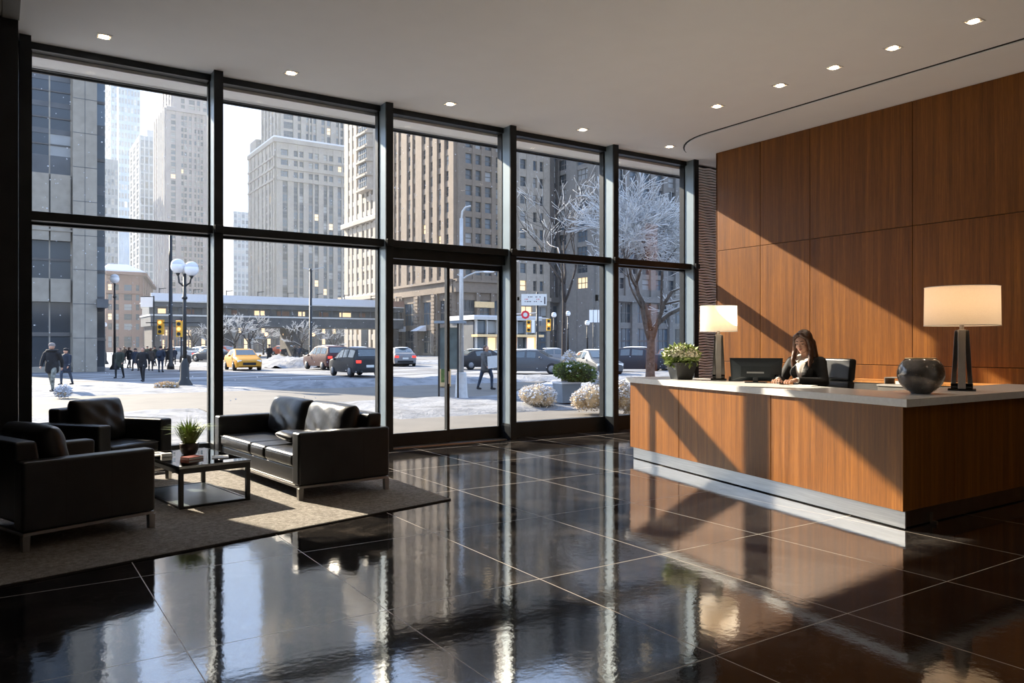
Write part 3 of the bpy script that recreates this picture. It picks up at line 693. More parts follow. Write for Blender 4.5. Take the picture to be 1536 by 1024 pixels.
for sx in (-1, 1): MB().tube([(sx*.25, .1, .66), (sx*.30, .1, .70), (sx*.30, .1, .88)], .016, 8).box(sx*.30-.03, sx*.30+.03, -.08, .2, .88, .91).build('armrest', 'blackmetal', OC)
S = 1.12
W = thing('person', 'woman with long brown hair in a black blazer and white blouse seated behind the desk', 'person', (8.06, 5.80, 0), R(-80)); W.scale = (S, S, S)
hy, hz = -.075, 1.445; tilt = Matrix.Rotation(R(16), 4, 'X')
def HP(x, y, z): p = tilt @ Vector((x, y, z)); return (p.x, p.y+hy, p.z+hz)
b = MB()
def hell(c, r): b.ell(HP(*c), r, (R(16), 0, 0), 20, 14)
hell((0, .018, .03), (.073, .09, .088)); hell((0, -.022, -.035), (.056, .062, .072)); hell((0, -.058, -.088), (.022, .018, .018))
hell((0, -.05, .025), (.058, .035, .05))
b.cap(HP(0, -.083, .018), .007, HP(0, -.099, -.020), .0115); b.ell(HP(.011, -.09, -.024), (.008,.009,.007)); b.ell(HP(-.011, -.09, -.024), (.008,.009,.007))
for s in (-1, 1):
    hell((s*.032, -.056, -.03), (.024, .022, .026)); hell((s*.074, .015, -.01), (.008, .016, .028)); b.cap(HP(s*.012, -.081, .030), .008, HP(s*.046, -.068, .032), .008)
hell((0, -.078, -.050), (.022, .014, .012))
b.cap(HP(0, .01, -.07), .047, (0, .0, 1.29), .052)
b.cap((0, .02, .78), .125, (0, -.005, .95), .115); b.cap((0, -.005, .95), .11, (0, -.02, 1.15), .125); b.cap((-.1, -.02, 1.2), .07, (.1, -.02, 1.2), .07)
ARM = []
for s, wr in ((-1, (-.13, -.37, 1.058)), (1, (.055, -.35, 1.058))):
    sh = (s*.155, -.01, 1.235); el = (s*.235, -.09, 1.03); ARM.append((sh, el, wr))
    b.cap(sh, .052, el, .037); b.cap(el, .037, wr, .022)
    b.cap((s*.09, .02, .78), .095, (s*.10, -.32, .74), .06); b.cap((s*.10, -.32, .74), .06, (s*.10, -.30, .32), .04); b.cap((s*.10, -.30, .30), .04, (s*.10, -.38, .28), .035)
me = remesh(b, .0065, 5); setmats(me, ['skin', 'blazer'], lambda c: 1 if c.z < 1.0 and abs(c.y+.37) > .09 else 0)
W_body = put('body', me, W)
hb = BVHTree.FromPolygons([v.co for v in me.vertices], [p.vertices[:] for p in me.polygons])
def surf(x, z, off=0):     # point on the face at head coords (x,z)
    o = Vector(HP(x, -.3, z)); d = (tilt.to_3x3() @ Vector((0, 1, 0))); h = hb.ray_cast(o, d); return (h[0]-d*off) if h[0] else Vector(HP(x, -.09, z))
for s in (-1, 1):
    e = MB(); c = surf(s*.030, .004, -.0105); e.ell(c, (.0125, .011, .0075)); eye = e.build('eye', 'eyewhite', W, smooth=True)
    e = MB(); e.ell(surf(s*.030, .001, -.0015), (.0055, .004, .0050)); e.build('iris', 'iris', eye, smooth=True)
    m = MB().tube([surf(s*(.016+.004*k), .0050+.003*math.sin(PI*k/7.0), .0025) for k in range(8)], .0030, 6); m.build('eyelashes', 'iris', W)
    m = MB().tube([surf(s*(.012+.006*k), .030+.006*math.sin(PI*(k+.6)/7.0), .001) for k in range(7)], [.003, .004, .0045, .0045, .004, .003, .002], 6); m.build('eyebrow', 'hair', W)
    m = MB().tube([surf(s*(.015+.0045*k), .0125+.005*math.sin(PI*k/7.0), -.001) for k in range(8)], .0065, 6); m.build('eyelid', 'skin', W, smooth=True)
m = MB().tube([surf(-.022+.0055*k, -.046+.002*math.sin(PI*k/8.0), .0005) for k in range(9)], [.001, .003, .0042, .0046, .004, .0046, .0042, .003, .001], 6)
m.tube([surf(-.018+.0045*k, -.054-.002*math.sin(PI*k/8.0), .0005) for k in range(9)], [.001, .003, .0048, .0055, .0056, .0055, .0048, .003, .001], 6); m.build('lips', 'lips', W, smooth=True)
# hair
h = MB()
def hh(c, r): h.ell(HP(*c), r, (R(16), 0, 0), 20, 14)
hh((0, .034, .040), (.087, .094, .096)); hh((0, .05, -.02), (.085, .075, .10))
for s in (-1, 1):
    h.cap(HP(s*.020, -.045, .100), .026, HP(s*.060, -.045, .070), .026); h.cap(HP(s*.064, -.042, .066), .022, HP(s*.079, -.028, .0), .022)
    x2, y2 = (s*.088, -.095); h.cap(HP(s*.079, -.028, .0), .024, (s*.088, -.080, 1.36), .027); h.cap((s*.088, -.080, 1.36), .028, (s*.095, -.105, 1.26), .028); h.cap((s*.095, -.105, 1.26), .028, (s*.088, -.125, 1.17), .012)
    h.cap(HP(s*.05, .06, -.02), .055, (s*.075, .03, 1.27), .045); h.cap((s*.075, .03, 1.27), .045, (s*.07, .085, 1.15), .03)
h.cap(HP(0, .08, 0), .06, (0, .09, 1.17), .045)
put('hair', setmats(remesh(h, .006, 7), ['hair']), W)
# blouse + blazer
bz = MB()
bz.cap((0, .02, .80), .15, (0, -.005, .95), .128); bz.cap((0, -.005, .95), .125, (0, -.02, 1.14), .142); bz.cap((-.115, -.012, 1.195), .078, (.115, -.012, 1.195), .078); bz.cap((-.06, .005, 1.25), .06, (.06, .005, 1.25), .06)
for s in (-1, 1): bz.ell((s*.065, -.115, 1.13), (.06, .05, .06)); bz.cap((s*.155, -.005, 1.235), .066, (s*.19, -.05, 1.14), .06)
for sh, el, wr in ARM:
    bz.cap(sh, .064, el, .052); w2 = Vector(el).lerp(Vector(wr), .88); bz.cap(el, .052, w2, .034)
bm_ = remesh(bz, .008, 7); BZ = put('blazer', setmats(bm_, ['blazer']), W)
bb = BVHTree.FromPolygons([v.co for v in bm_.vertices], [p.vertices[:] for p in bm_.polygons])
rows = []
for k in range(13):
    t = k/12.0; z = 1.285-.30*t; hw = .060*(1-t)**.9+.012; rows.append((z, -hw, hw))
m = patch(bb, rows, .004, 8); bl = m.build('blouse', 'shirt', W, smooth=True); q = bl.modifiers.new('s', 'SOLIDIFY'); q.thickness = .003
for s in (-1, 1):
    rows = []
    for k in range(12):
        t = k/11.0; z = 1.28-.27*t; hw = .060*(1-t)**.9+.012; wd = .045*math.sin(PI*min(1, t*1.0+.12))**.7 if t < .9 else .008
        rows.append((z, s*(hw-.008), s*(hw+wd)))
    m = patch(bb, rows, .009, 4); lp = m.build('lapel', 'lapel', W, smooth=False); q = lp.modifiers.new('s', 'SOLIDIFY'); q.thickness = .005
    # collar wings
    m = MB(); m.add([(s*.052, -.01, 1.335), (s*.022, -.075, 1.285), (s*.040, -.135, 1.235), (s*.078, -.105, 1.265), (s*.075, -.03, 1.315)], [(0,1,2,3,4)])
    cw = m.build('collar', 'shirt', W); q = cw.modifiers.new('s', 'SOLIDIFY'); q.thickness = .006
# hands
def hand(wr, aim, s):
    wr = Vector(wr); aim = Vector(aim).normalized(); side = aim.cross(Vector((0,0,1))).normalized()*(-s); up = Vector((0,0,1)); m = MB()
    P = lambda f, l, u: wr+aim*f+side*l+up*u
    m.cap(P(-.02,0,0), .021, P(.02,0,-.004), .022)
    for l in (-.024, -.008, .008, .022): m.cap(P(.02, l*.7, -.002), .014, P(.075, l*1.25, -.008), .0105)
    for l, ln in ((-.030, .062), (-.010, .072), (.010, .068), (.028, .052)):
        a = P(.075, l*1.05, -.008); c = P(.075+ln*.42, l*1.15, .0); d = P(.075+ln*.78, l*1.15, -.016); e = P(.075+ln*.86, l*1.15, -.030)
        m.cap(a, .0088, c, .0080, 10); m.cap(c, .0080, d, .0072, 10); m.cap(d, .0072, e, .0062, 10)
    m.cap(P(.01, -.020, -.006), .013, P(.048, -.048, -.014), .0105); m.cap(P(.048, -.048, -.014), .0105, P(.085, -.052, -.024), .008)
    put('hand', setmats(remesh(m, .003, 4), ['skin']), W)
hand(ARM[0][2], (.28, -1, -.02), -1); hand(ARM[1][2], (-.35, -1, -.02), 1)
for sh, el, wr in ARM:
    w1 = Vector(el).lerp(Vector(wr), .88); w2 = Vector(el).lerp(Vector(wr), .96); MB().tube([w1, w2], [.030, .028], 16).build('cuff', 'shirt', W, smooth=True)
# ------------------------------------------------------------------ ground outside
def wmat(name, c, rough=.12, var=.25): return mat(name, c, rough, var=var, vs=.6, ior=1.6)
M['wg0'] = wmat('dark_window_glass', (.045, .055, .065)); M['wg1'] = wmat('blue_grey_window_glass', (.09, .12, .15)); M['wg2'] = wmat('pale_window_blind', (.28, .29, .29), .4)
M['wfr'] = mat('window_frame_paint', (.10, .095, .09), .6, var=.1)
def facademat(name, c, band=2.2):
    m, nt, N, L, B = newmat(name); v = tc(N, L); f = noise(N, L, v, .25, 6, .6); g = noise(N, L, v, 2.5, 5, .6)
    mx = N.new('ShaderNodeMix'); mx.data_type = 'FLOAT'; mx.inputs['Factor'].default_value = .5; L.new(f, mx.inputs['A']); L.new(g, mx.inputs['B'])
    L.new(ramp(N, L, mx.outputs['Result'], [(.35, tuple(x*.78 for x in c)), (.65, tuple(min(1, x*1.12) for x in c))]), B.inputs['Base Color']); B.inputs['Roughness'].default_value = .9
    return m
M['lime'] = facademat('buff_limestone', (.34, .30, .25)); M['cream'] = facademat('cream_terracotta', (.38, .335, .28)); M['tan'] = facademat('tan_brick', (.20, .16, .125))
M['conc'] = facademat('precast_concrete', (.33, .30, .25)); M['pink'] = facademat('pinkish_grey_stone', (.30, .265, .255)); M['brown'] = facademat('brown_brick', (.24, .145, .105))
M['darkst'] = facademat('dark_brown_masonry', (.085, .076, .07)); M['greyst'] = facademat('grey_limestone', (.20, .188, .172)); M['hazeglass'] = facademat('haze_tinted_curtain_wall', (.17, .27, .39)); M['steelblue'] = facademat('grey_blue_panel', (.22, .26, .30))  # hazeglass: some distance haze is put into the wall's pale blue
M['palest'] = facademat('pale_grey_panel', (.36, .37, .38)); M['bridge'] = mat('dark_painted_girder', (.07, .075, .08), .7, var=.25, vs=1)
M['spand'] = mat('dark_spandrel', (.10, .105, .11), .5, var=.2, vs=1)
sbuild(MB().box(-150, 420, 11.4, 620, -.6, -.05), 'ground', 'ground', 'snow covered ground of the city beyond the windows')
sbuild(MB().box(-25, 60, 34, 62, -.05, -.03), 'road', 'road', 'wet street with tyre-worn snow')
sbuild(MB().box(12, 50, 62, 200, -.05, -.03), 'road', 'road', 'snowy side street running away from the crossing')
sbuild(MB().prism([(-25, 20.5), (13, 20.5), (20, 27.5), (-25, 27.5)], -.05, -.01).prism([(4.2, 11.75), (14.5, 11.75), (14.5, 15.2), (4.2, 15.2)], -.05, -.01).prism([(4.2, 15.2), (7.2, 15.2), (7.2, 20.5), (4.2, 20.5)], -.05, -.01), 'pavement', 'pave', 'swept beige concrete pavement')
sbuild(MB().box(14.5, 60, 11.4, 16, -.05, -.02), 'pavement', 'pave', 'swept pavement on the right')
def snowfield(label, x0, x1, y0, y1, h, res, seed, edge=1.0, z=-.05):
    from mathutils import noise as mn
    nx = max(3, int((x1-x0)/res)); ny = max(3, int((y1-y0)/res)); vs = []
    for j in range(ny+1):
        for i in range(nx+1):
            x = x0+(x1-x0)*i/nx; y = y0+(y1-y0)*j/ny; e = min(1, min(x-x0, x1-x, y-y0, y1-y)/edge)
            n = mn.fractal(Vector((x*.7+seed, y*.7, seed)), 1, 2, 5)*.5+.5
            wob = mn.noise(Vector((x*.5, y*.5, seed+5)))*.6
            ee = max(0, min(1, e*1.6+wob*.6 if e < 1 else 1)); vs.append((x, y, z+(h*(.35+.9*n))*ee**.7-(.02 if e <= 0 else 0)))
    m = MB(); m.add(vs, [(j*(nx+1)+i, j*(nx+1)+i+1, (j+1)*(nx+1)+i+1, (j+1)*(nx+1)+i) for j in range(ny) for i in range(nx)])
    o = m.build('snow_cover', 'snow', smooth=True); return tag(o, label, 'snow', kind='stuff')
snowfield('trodden snow on the lawn just outside the left windows', -8, 4.3, 11.8, 20.6, .13, .16, 1.0)
snowfield('snow on the wide sidewalk where the pedestrians walk', -20, 10.5, 27.4, 34.5, .10, .3, 2.0)
snowfield('snow bank heaped along the street edge in the middle', 8.5, 22, 27.3, 31.5, .24, .2, 3.0)
snowfield('snow strip with shrubs outside the right windows', 7.1, 30, 15.3, 20.4, .15, .18, 4.0)
snowfield('snowy sidewalk in front of the far buildings on the right', 20, 75, 56, 62, .3, .5, 5.0)
snowfield('snow bank on the near side of the parked cars', 20, 50, 26.5, 33, .14, .3, 6.0)
snowfield('plowed snow heap on the traffic island', 15.5, 26, 52, 60, .75, .3, 7.0, 2.5)
# ------------------------------------------------------------------ buildings
TOPL = lambda px: 66+.183*(px-44)+14
def proj(p):
    z = p.x*FW.x+p.y*FW.y; l = p.x*RT.x+p.y*RT.y
    return 768+FPX*l/z, HOR-FPX*(p.z-EYE)/z, z
_wc = {}
def winmesh(w, h, var):
    k = (round(w, 1), round(h, 1), var)
    if k in _wc: return _wc[k], k
    w, h = max(.2, k[0]), max(.3, k[1]); m = MB()
    m.m = 0; m.box(-w/2, w/2, -.03, .05, 0, h); m.m = 1; m.box(-w/2, w/2, -.09, -.03, h*.47, h*.53)
    if w > 1.6:
        for q in range(1, int(w/1.0)+1): x = -w/2+w*q/(int(w/1.0)+1); m.box(x-.04, x+.04, -.08, -.03, 0, h)
    m.m = 0
    _wc[k] = m.mesh('window', [('wg0', 'wg1', 'wg2', 'winlit')[var], 'wfr']); return _wc[k], k
class Bld:
    def __init__(s, label, core_mat, spand=None, origin=(0,0), seed=1, name='office_building', lit=.08, mix=(.55, .85)):
        s.o = thing(name, label, 'building', (origin[0], origin[1], -.05)); s.org = Vector((origin[0], origin[1], -.05)); s.mb = MB(); s.mats = [core_mat, spand or core_mat, 'snow_cap']; s.w = []; s.rnd = random.Random(seed); s.lit = lit; s.mix = mix
    def prism(s, pts, z0, z1, m=0):
        a = sum(pts[i][0]*pts[(i+1)%len(pts)][1]-pts[(i+1)%len(pts)][0]*pts[i][1] for i in range(len(pts)))
        if a < 0: pts = pts[::-1]
        s.mb.m = m; s.mb.prism([(x-s.org.x, y-s.org.y) for x, y in pts], z0, z1); s.mb.m = 0
    def face(s, a, b, z0, z1, cols, rows, prot=.45, spp=.25, sm=0, w0=0):
        """facade from a to b (outward normal on the right hand of a->b seen from above); cols = px pairs or offsets"""
        a = Vector(a); b = Vector(b); d = (b-a); Ln = d.length; u = d/Ln; n = Vector((u.y, -u.x))
        def off(px):
            r = ray(px); k = r.x/r.y; den = (u.x-k*u.y); return (k*a.y-a.x)/den
        cs = []
        for c in cols:
            if len(c) == 2: q = sorted((off(c[0]), off(c[1])))
            else: q = [c[0], c[0]+c[1]]
            q = [max(0, q[0]), min(Ln, q[1])]
            if q[1]-q[0] > .15: cs.append(q)
        cs.sort(); org = Vector((s.org.x, s.org.y))
        def bx(t0, t1, za, zb, p, m):
            s.mb.m = m; P = [a+u*t0+n*p-org, a+u*t1+n*p-org, a+u*t1-n*.05-org, a+u*t0-n*.05-org]
            s.mb.prism([(q.x, q.y) for q in P], za, zb); s.mb.m = 0
        e = 0
        for q in cs+[[Ln, Ln]]:
            if q[0]-e > .05: bx(e, q[0], z0, z1, prot, 0)
            e = q[1]
        for q in cs:
            zz = z0
            for (lo, hi) in rows:
                if lo-zz > .05: bx(q[0], q[1], zz, lo, spp, sm)
                zz = hi
                c = a+u*((q[0]+q[1])/2)+n*.06
                s.w.append((c, lo, hi, q[1]-q[0], math.atan2(u.y, u.x)))
            if z1-zz > .05: bx(q[0], q[1], zz, z1, spp, sm)
    def band(s, a, b, z0, z1, p=.8, m=0):
        a = Vector(a); b = Vector(b); u = (b-a).normalized(); n = Vector((u.y, -u.x)); P = [a-u*.0+n*p, b+n*p, b-n*.05, a-n*.05]; s.prism([(q.x, q.y) for q in P], z0, z1, m)
    def done(s):
        s.mb.build('walls', s.mats, s.o)
        sc = []
        for w in s.w:
            c, lo, hi, wd, ang = w; px, py, z = proj(Vector((c.x, c.y, (lo+hi)/2))); vis = 44 < px < 1045 and TOPL(px) < py < 545
            sc.append((0 if vis else 1, -wd*(hi-lo)/z/z, w))
        sc.sort(key=lambda q: q[:2]); rest = MB(); rm = ['wg0', 'wg1', 'wg2', 'winlit', 'wfr']
        for i, (v, _, w) in enumerate(sc):
            c, lo, hi, wd, ang = w; r = s.rnd.random(); var = 3 if r < s.lit else (0 if r < s.mix[0] else (1 if r < s.mix[1] else 2))
            me, k = winmesh(wd, hi-lo, var)
            if v == 0 and i < 100:
                o = bpy.data.objects.new('window', me); COL.objects.link(o); o.parent = s.o; o.location = (c.x-s.org.x, c.y-s.org.y, lo); o.rotation_euler = (0, 0, ang); o.scale = (wd/max(.2, k[0]), 1, (hi-lo)/max(.3, k[1]))
            else:
                ca, sa = math.cos(ang), math.sin(ang)
                def bx(x0, x1, y0, y1, z0, z1, m):
                    rest.m = m; rest.prism([(c.x-s.org.x+x*ca-y*sa, c.y-s.org.y+x*sa+y*ca) for x, y in ((x0,y0),(x1,y0),(x1,y1),(x0,y1))], z0, z1)
                bx(-wd/2, wd/2, -.03, .05, lo, hi, var); bx(-wd/2, wd/2, -.09, -.03, lo+(hi-lo)*.47, lo+(hi-lo)*.53, 4)
        if rest.v: o = rest.build('window', rm, s.o); o['kind'] = 'stuff'
        return s.o
def rows(z0, z1, step, h): 
    r = []; z = z0
    while z+h < z1: r.append((z, z+h)); z += step
    return r
def xcols(n, a, b, fill=.5): w = (b-a)/n; return [(a+w*(i+.5-fill/2), w*fill, 0) for i in range(n)]
# A: concrete office block close on the left
Ay = 52; X = lambda px: ony(px, Ay)
A_ = Bld('near concrete and glass office block at the far left of the windows', 'conc', 'conc', (2, Ay), 3, lit=.0, mix=(.72, .97))
A_.prism([(-1, Ay+.8), (X(160), Ay+.8), (X(160), Ay+12), (-1, Ay+12)], 0, 42)
A_.prism([(X(109), Ay-.2), (X(145), Ay-.2), (X(145), Ay+.8), (X(109), Ay+.8)], 0, 42)
for k in range(21): z = .02+k*2.0; A_.prism([(X(109)-.005, Ay-.212), (X(145)+.005, Ay-.212), (X(145)+.005, Ay-.2), (X(109)-.005, Ay-.2)], z+1.97, z+2.0, 1)
A_.mats[1] = 'spand'
A_.prism([(X(127)-.012, Ay-.212), (X(127)+.012, Ay-.212), (X(127)+.012, Ay-.2), (X(127)-.012, Ay-.2)], 0, 42, 1)
bays = [(-1.0, 1.15, 0), (.25, 1.15, 0), (X(46)-.02, X(75)-X(46)-.03, 0), (X(75)+.03, X(107)-X(75)-.06, 0)]; bays = [(b[0]+1.0, b[1], 0) for b in bays]
zr = [(.35, 4.1), (5.45, 7.65)]
A_.face((-1, Ay+.45), (X(109), Ay+.45), 0, 11.5, bays, zr, .08, .35, 0)
A_.face((-1, Ay+.45), (X(109), Ay+.45), 11.5, 42, bays, [(12.6-3.7+0, 12.5-3.7)] if False else rows(12.6, 42, 1.55, 1.25), .1, .12, 1)
A_.face((-1, Ay+.45), (X(109), Ay+.45), 8.2, 8.3, [], [], .4)
A_.w += [(Vector((X(91), Ay+.3)), 8.45, 11.35, X(107)-X(75), 0), (Vector((X(60), Ay+.3)), 8.45, 11.35, X(74)-X(46), 0)]
A_.face((X(145), Ay+.75), (X(160), Ay+.75), 0, 42, [(X(146)-X(145), X(159)-X(146), 0)], [(.3, 3.6), (4.5, 7.5), (8.1, 10.6), (11.2, 14.2)]+rows(14.8, 42, 3.2, 2.7), .1, .08, 1)
A_.done()
aw = MB().prism([(X(144), Ay-.6), (X(161), Ay-.6), (X(161), Ay+.7), (X(144), Ay+.7)], 3.75, 4.25).build('canopy', 'spand', A_.o); aw.matrix_parent_inverse.identity(); aw.location = (-2, -Ay, .05)
# brown brick building with snowy roof
By = 175; P1 = (ony(158, By), By); P2 = (ony(212, By), By); q = onz(228, 200); P3 = (q.x, q.y)
Bn = Bld('brown brick building with a snow covered roof at the street corner on the left', 'brown', None, P1, 5, lit=.12); hT = 16.2
Bn.prism([P1, P2, P3, (P1[0], P3[1])], 0, hT)
Bn.face(P1, P2, 0, hT, [(162, 167.5), (172, 178), (186, 197.5), (203.5, 208.5)], [(1, 3.2)]+rows(4.6, hT-1, 1.98, 1.2), .3, .2)
Bn.face(P2, P3, 0, hT, [(213.5, 215.5), (217, 219), (220.5, 222), (223.5, 225), (226, 227.2)], [(.6, 3.6)]+rows(4.6, hT-1, 1.98, 1.2), .3, .2)
Bn.band(P1, P2, hT-.5, hT+.1, 1.0); Bn.band(P2, P3, hT-.5, hT+.1, 1.0); Bn.band(P1, P2, 11.9, 12.15, .6); Bn.prism([(P1[0]-.5, P1[1]-1), (P2[0]+.5, P2[1]-1), (P3[0]+.3, P3[1]), (P1[0]-.5, P3[1])], hT+.1, hT+.35, 2)
Bn.mb.m = 2; o = Bn.org; x0, y0, x1, y1 = P1[0]-.4-o.x, P1[1]-.9-o.y, P2[0]+.3-o.x, P2[1]+12-o.y
Bn.mb.add([(x0,y0,hT+.35),(x1,y0,hT+.35),(x1+2,y1,hT+.35),(x0,y1,hT+.35),(x0+1.2,y0+2.5,hT+1.75),(x1-2.6,y0+2.5,hT+1.75),(x1-1,y1-2,hT+1.75),(x0+1,y1-2,hT+1.75)], [(4,5,6,7),(0,1,5,4),(1,2,6,5),(2,3,7,6),(3,0,4,7)]); Bn.mb.m = 0
Bn.done()
# far towers
def tower(label, cm, sm, y, pa, pb, h, n, fl, wh, seed, z0=0, depth=25, lit=.02, fill=.7, mix=(.4, .85), side=None, prot=.3):
    xa, xb = ony(pa, y), ony(pb, y); b = Bld(label, cm, sm, (xa, y), seed, lit=lit, mix=mix, name='tower_block'); b.prism([(xa, y), (xb, y), (xb, y+depth), (xa, y+depth)], 0, h)
    b.face((xa, y), (xb, y), 0, h, xcols(n, 0, xb-xa, fill), rows(z0 or fl, h-1, fl, wh), prot, prot*.5, 1)
    if side: b.face((xa, y+depth), (xa, y), 0, h, xcols(side, 0, depth, fill), rows(z0 or fl, h-1, fl, wh), prot, prot*.5, 1)
    return b
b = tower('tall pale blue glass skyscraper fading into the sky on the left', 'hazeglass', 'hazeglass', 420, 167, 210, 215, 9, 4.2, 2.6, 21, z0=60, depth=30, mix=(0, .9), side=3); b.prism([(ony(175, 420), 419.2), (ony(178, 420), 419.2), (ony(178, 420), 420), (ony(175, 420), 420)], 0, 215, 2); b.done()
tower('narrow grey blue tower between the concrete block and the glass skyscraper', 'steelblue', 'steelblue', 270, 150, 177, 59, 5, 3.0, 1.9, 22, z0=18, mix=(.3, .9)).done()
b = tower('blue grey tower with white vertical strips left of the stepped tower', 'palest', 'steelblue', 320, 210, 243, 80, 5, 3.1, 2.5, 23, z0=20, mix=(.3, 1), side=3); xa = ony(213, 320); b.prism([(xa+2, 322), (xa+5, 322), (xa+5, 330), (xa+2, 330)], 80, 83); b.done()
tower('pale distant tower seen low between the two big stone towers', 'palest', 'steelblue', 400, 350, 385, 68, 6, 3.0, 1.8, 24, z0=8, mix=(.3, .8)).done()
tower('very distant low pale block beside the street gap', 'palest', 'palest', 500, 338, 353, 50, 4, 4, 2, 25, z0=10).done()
# E: stepped art deco tower
y = 240; xa, xb = ony(249, y), ony(329, y); yb = onx(233, xa)
E = Bld('stepped pinkish grey stone tower behind the second lamp post', 'pink', 'spand', (xa, y), 31, name='tower_block', lit=.03, mix=(.4, .75))
E.prism([(xa, y), (xb, y), (xb, yb), (xa, yb)], 0, 69.4)
ec = [(256, 263), (271.5, 275), (276, 280), (283, 287), (291, 294), (296, 299), (300.5, 304), (310.4, 313), (314.4, 317.5), (320.5, 323), (325, 327.5)]
E.face((xa, y), (xb, y), 0, 69.4, ec, rows(8, 69, 1.72, 1.15), .5, .3, 0)
E.face((xa, yb), (xa, y), 0, 69.4, [(234, 235.6), (237, 238.8), (240.5, 242), (243.5, 245), (246.3, 247.8)], rows(8, 69, 1.72, 1.15), .5, .3, 0)
x2, y2 = ony(259, y+4), y+4; E.prism([(x2, y2), (xb, y2), (xb, onx(246, x2)), (x2, onx(246, x2))], 69.4, 92)
E.face((x2, y2), (xb, y2), 69.4, 92, [(271, 276.5), (283, 291.5), (295, 299.5), (304, 309), (314, 318), (322, 325)], rows(70.5, 91, 1.9, 1.35), .5, .3, 0)
E.face((x2, onx(246, x2)), (x2, y2), 69.4, 92, xcols(3, 0, onx(246, x2)-y2), rows(70.5, 91, 1.9, 1.35), .5, .3, 0)
E.band((xa, y), (xb, y), 68.6, 69.6, .8); E.prism([(xa, y), (x2, y), (x2, yb), (xa, yb)], 69.4, 69.9, 2)
E.done()
# D: central tower
y = 200; xa, xb = ony(414, y), ony(540, y); yb = onx(375, xa)
Dd = Bld('big buff limestone tower with a set-back upper block in the middle of the view', 'lime', 'spand', (xa, y), 41, name='tower_block', lit=.05, mix=(.45, .85))
Dd.prism([(xa, y), (xb, y), (xb, yb), (xa, yb)], 0, 54.1)
pf = lambda l: [(370+a/6.4, 370+b/6.4) for a, b in l]
dc = pf([(340, 388), (447, 485), (502, 540), (590, 630), (648, 685), (733, 767), (785, 825), (868, 905), (922, 960), (1010, 1048)])
Dd.face((xa, y), (xb, y), 0, 44.0, dc, rows(6, 43.6, 2.18, 1.6), .5, .12, 1)
Dd.face((xa, y), (xb, y), 44.0, 54.1, pf([(322, 392), (447, 485), (502, 540), (590, 630), (648, 685), (735, 767), (785, 823), (872, 906), (922, 960), (1010, 1048)]), [(44.9, 46.4), (47.9, 49.3), (50.4, 51.9)], .5, .4, 0)
sc_ = [(378.5, 380.3), (384, 385.7), (389.5, 391.5), (395.5, 397.8), (401, 403.5), (406.5, 409), (410.5, 412)]
Dd.face((xa, yb), (xa, y), 0, 54.1, sc_, rows(6, 43.6, 2.18, 1.6)+[(44.9, 46.4), (47.9, 49.3), (50.4, 51.9)], .5, .3, 0)
for z in (44.0, 47.0, 49.8): Dd.band((xa, y), (xb, y), z-.2, z+.25, .75); Dd.band((xa, yb), (xa, y), z-.2, z+.25, .75)
Dd.band((xa-.7, y), (xb, y), 53.6, 54.7, .8); Dd.band((xa, yb), (xa, y), 53.6, 54.7, .8); Dd.prism([(xa-.8, y-.8), (xb, y-.8), (xb, yb), (xa-.8, yb)], 54.7, 55.1, 2)
y2 = y+3; x2 = ony(420, y2); yb2 = onx(395, x2); Dd.prism([(x2, y2), (xb, y2), (xb, yb2), (x2, yb2)], 54.7, 98)
Dd.face((x2, y2), (xb, y2), 54.7, 98, [(424.5, 439), (445.5, 450.5), (458, 462), (464, 467), (469, 473.5), (481, 486.5), (489.5, 495), (503, 507), (509.5, 514)], rows(56.0, 97, 2.35, 1.7), .6, .15, 0)
Dd.face((x2, yb2), (x2, y2), 54.7, 98, xcols(5, 0, yb2-y2), rows(56.0, 97, 2.35, 1.6), .6, .3, 0)
y3 = onx(381, xa); Dd.prism([(xa, yb-6), (xa+6, yb-6), (xa+6, yb), (xa, yb)], 54, 58.5)
Dd.done()
# H: cream block on the side street
xs = 51.2; yn, yf = onx(583, xs), onx(520.5, xs)
Hh = Bld('cream ornamented apartment block with an arched entrance left of the doors', 'cream', None, (xs, yn), 51, lit=.03, mix=(.6, .9))
Hh.prism([(xs, yn), (xs+20, yn), (xs+20, yf), (xs, yf)], 0, 46)
hc = [(526, 528.6), (532, 534.6), (538.7, 542), (547, 550.5), (553.5, 557), (560, 563.5), (568, 571.5), (575, 579)]
lowc = [c for c in hc if c[0] not in (547, 553.5)]
Hh.face((xs, yf), (xs, yn), 0, 9.5, lowc, rows(1.0, 9.3, 2.27, 1.35), .5, .4)
Hh.face((xs, yf), (xs, yn), 9.5, 46, hc, rows(10.1, 45.5, 2.27, 1.4), .5, .4)
for z, p in ((22.0, 1.2), (9.4, .8), (41.5, 1.1)): Hh.band((xs, yf), (xs, yn), z-.35, z+.3, p); Hh.band((xs, yf), (xs, yn), z+.3, z+.42, p, 2)
ya, yc = onx(563, xs), onx(547, xs); Hh.prism([(xs-1.3, ya+.4), (xs-.4, ya-.1), (xs-.4, yc+.1), (xs-1.3, yc-.4)], 27, 39.5)
for z in (27, 29.3, 31.6, 33.9, 36.2, 38.5): Hh.prism([(xs-1.75, ya+.2), (xs-.4, ya-.3), (xs-.4, yc+.3), (xs-1.75, yc-.2)], z-.3, z)
for z in (27.4, 29.7, 32, 34.3, 36.6): Hh.w.append((Vector((xs-1.33, (ya+yc)/2)), z, z+1.5, abs(yc-ya)-1.2, -PI/2))
Hh.done()
yv = (onx(547, xs)+onx(556, xs))/2; r_ = 1.25; m = MB(); pts = [(r_, 0)]+[(r_*math.cos(R(a)), 7+r_*math.sin(R(a))) for a in range(0, 181, 15)]+[(-r_, 0)]
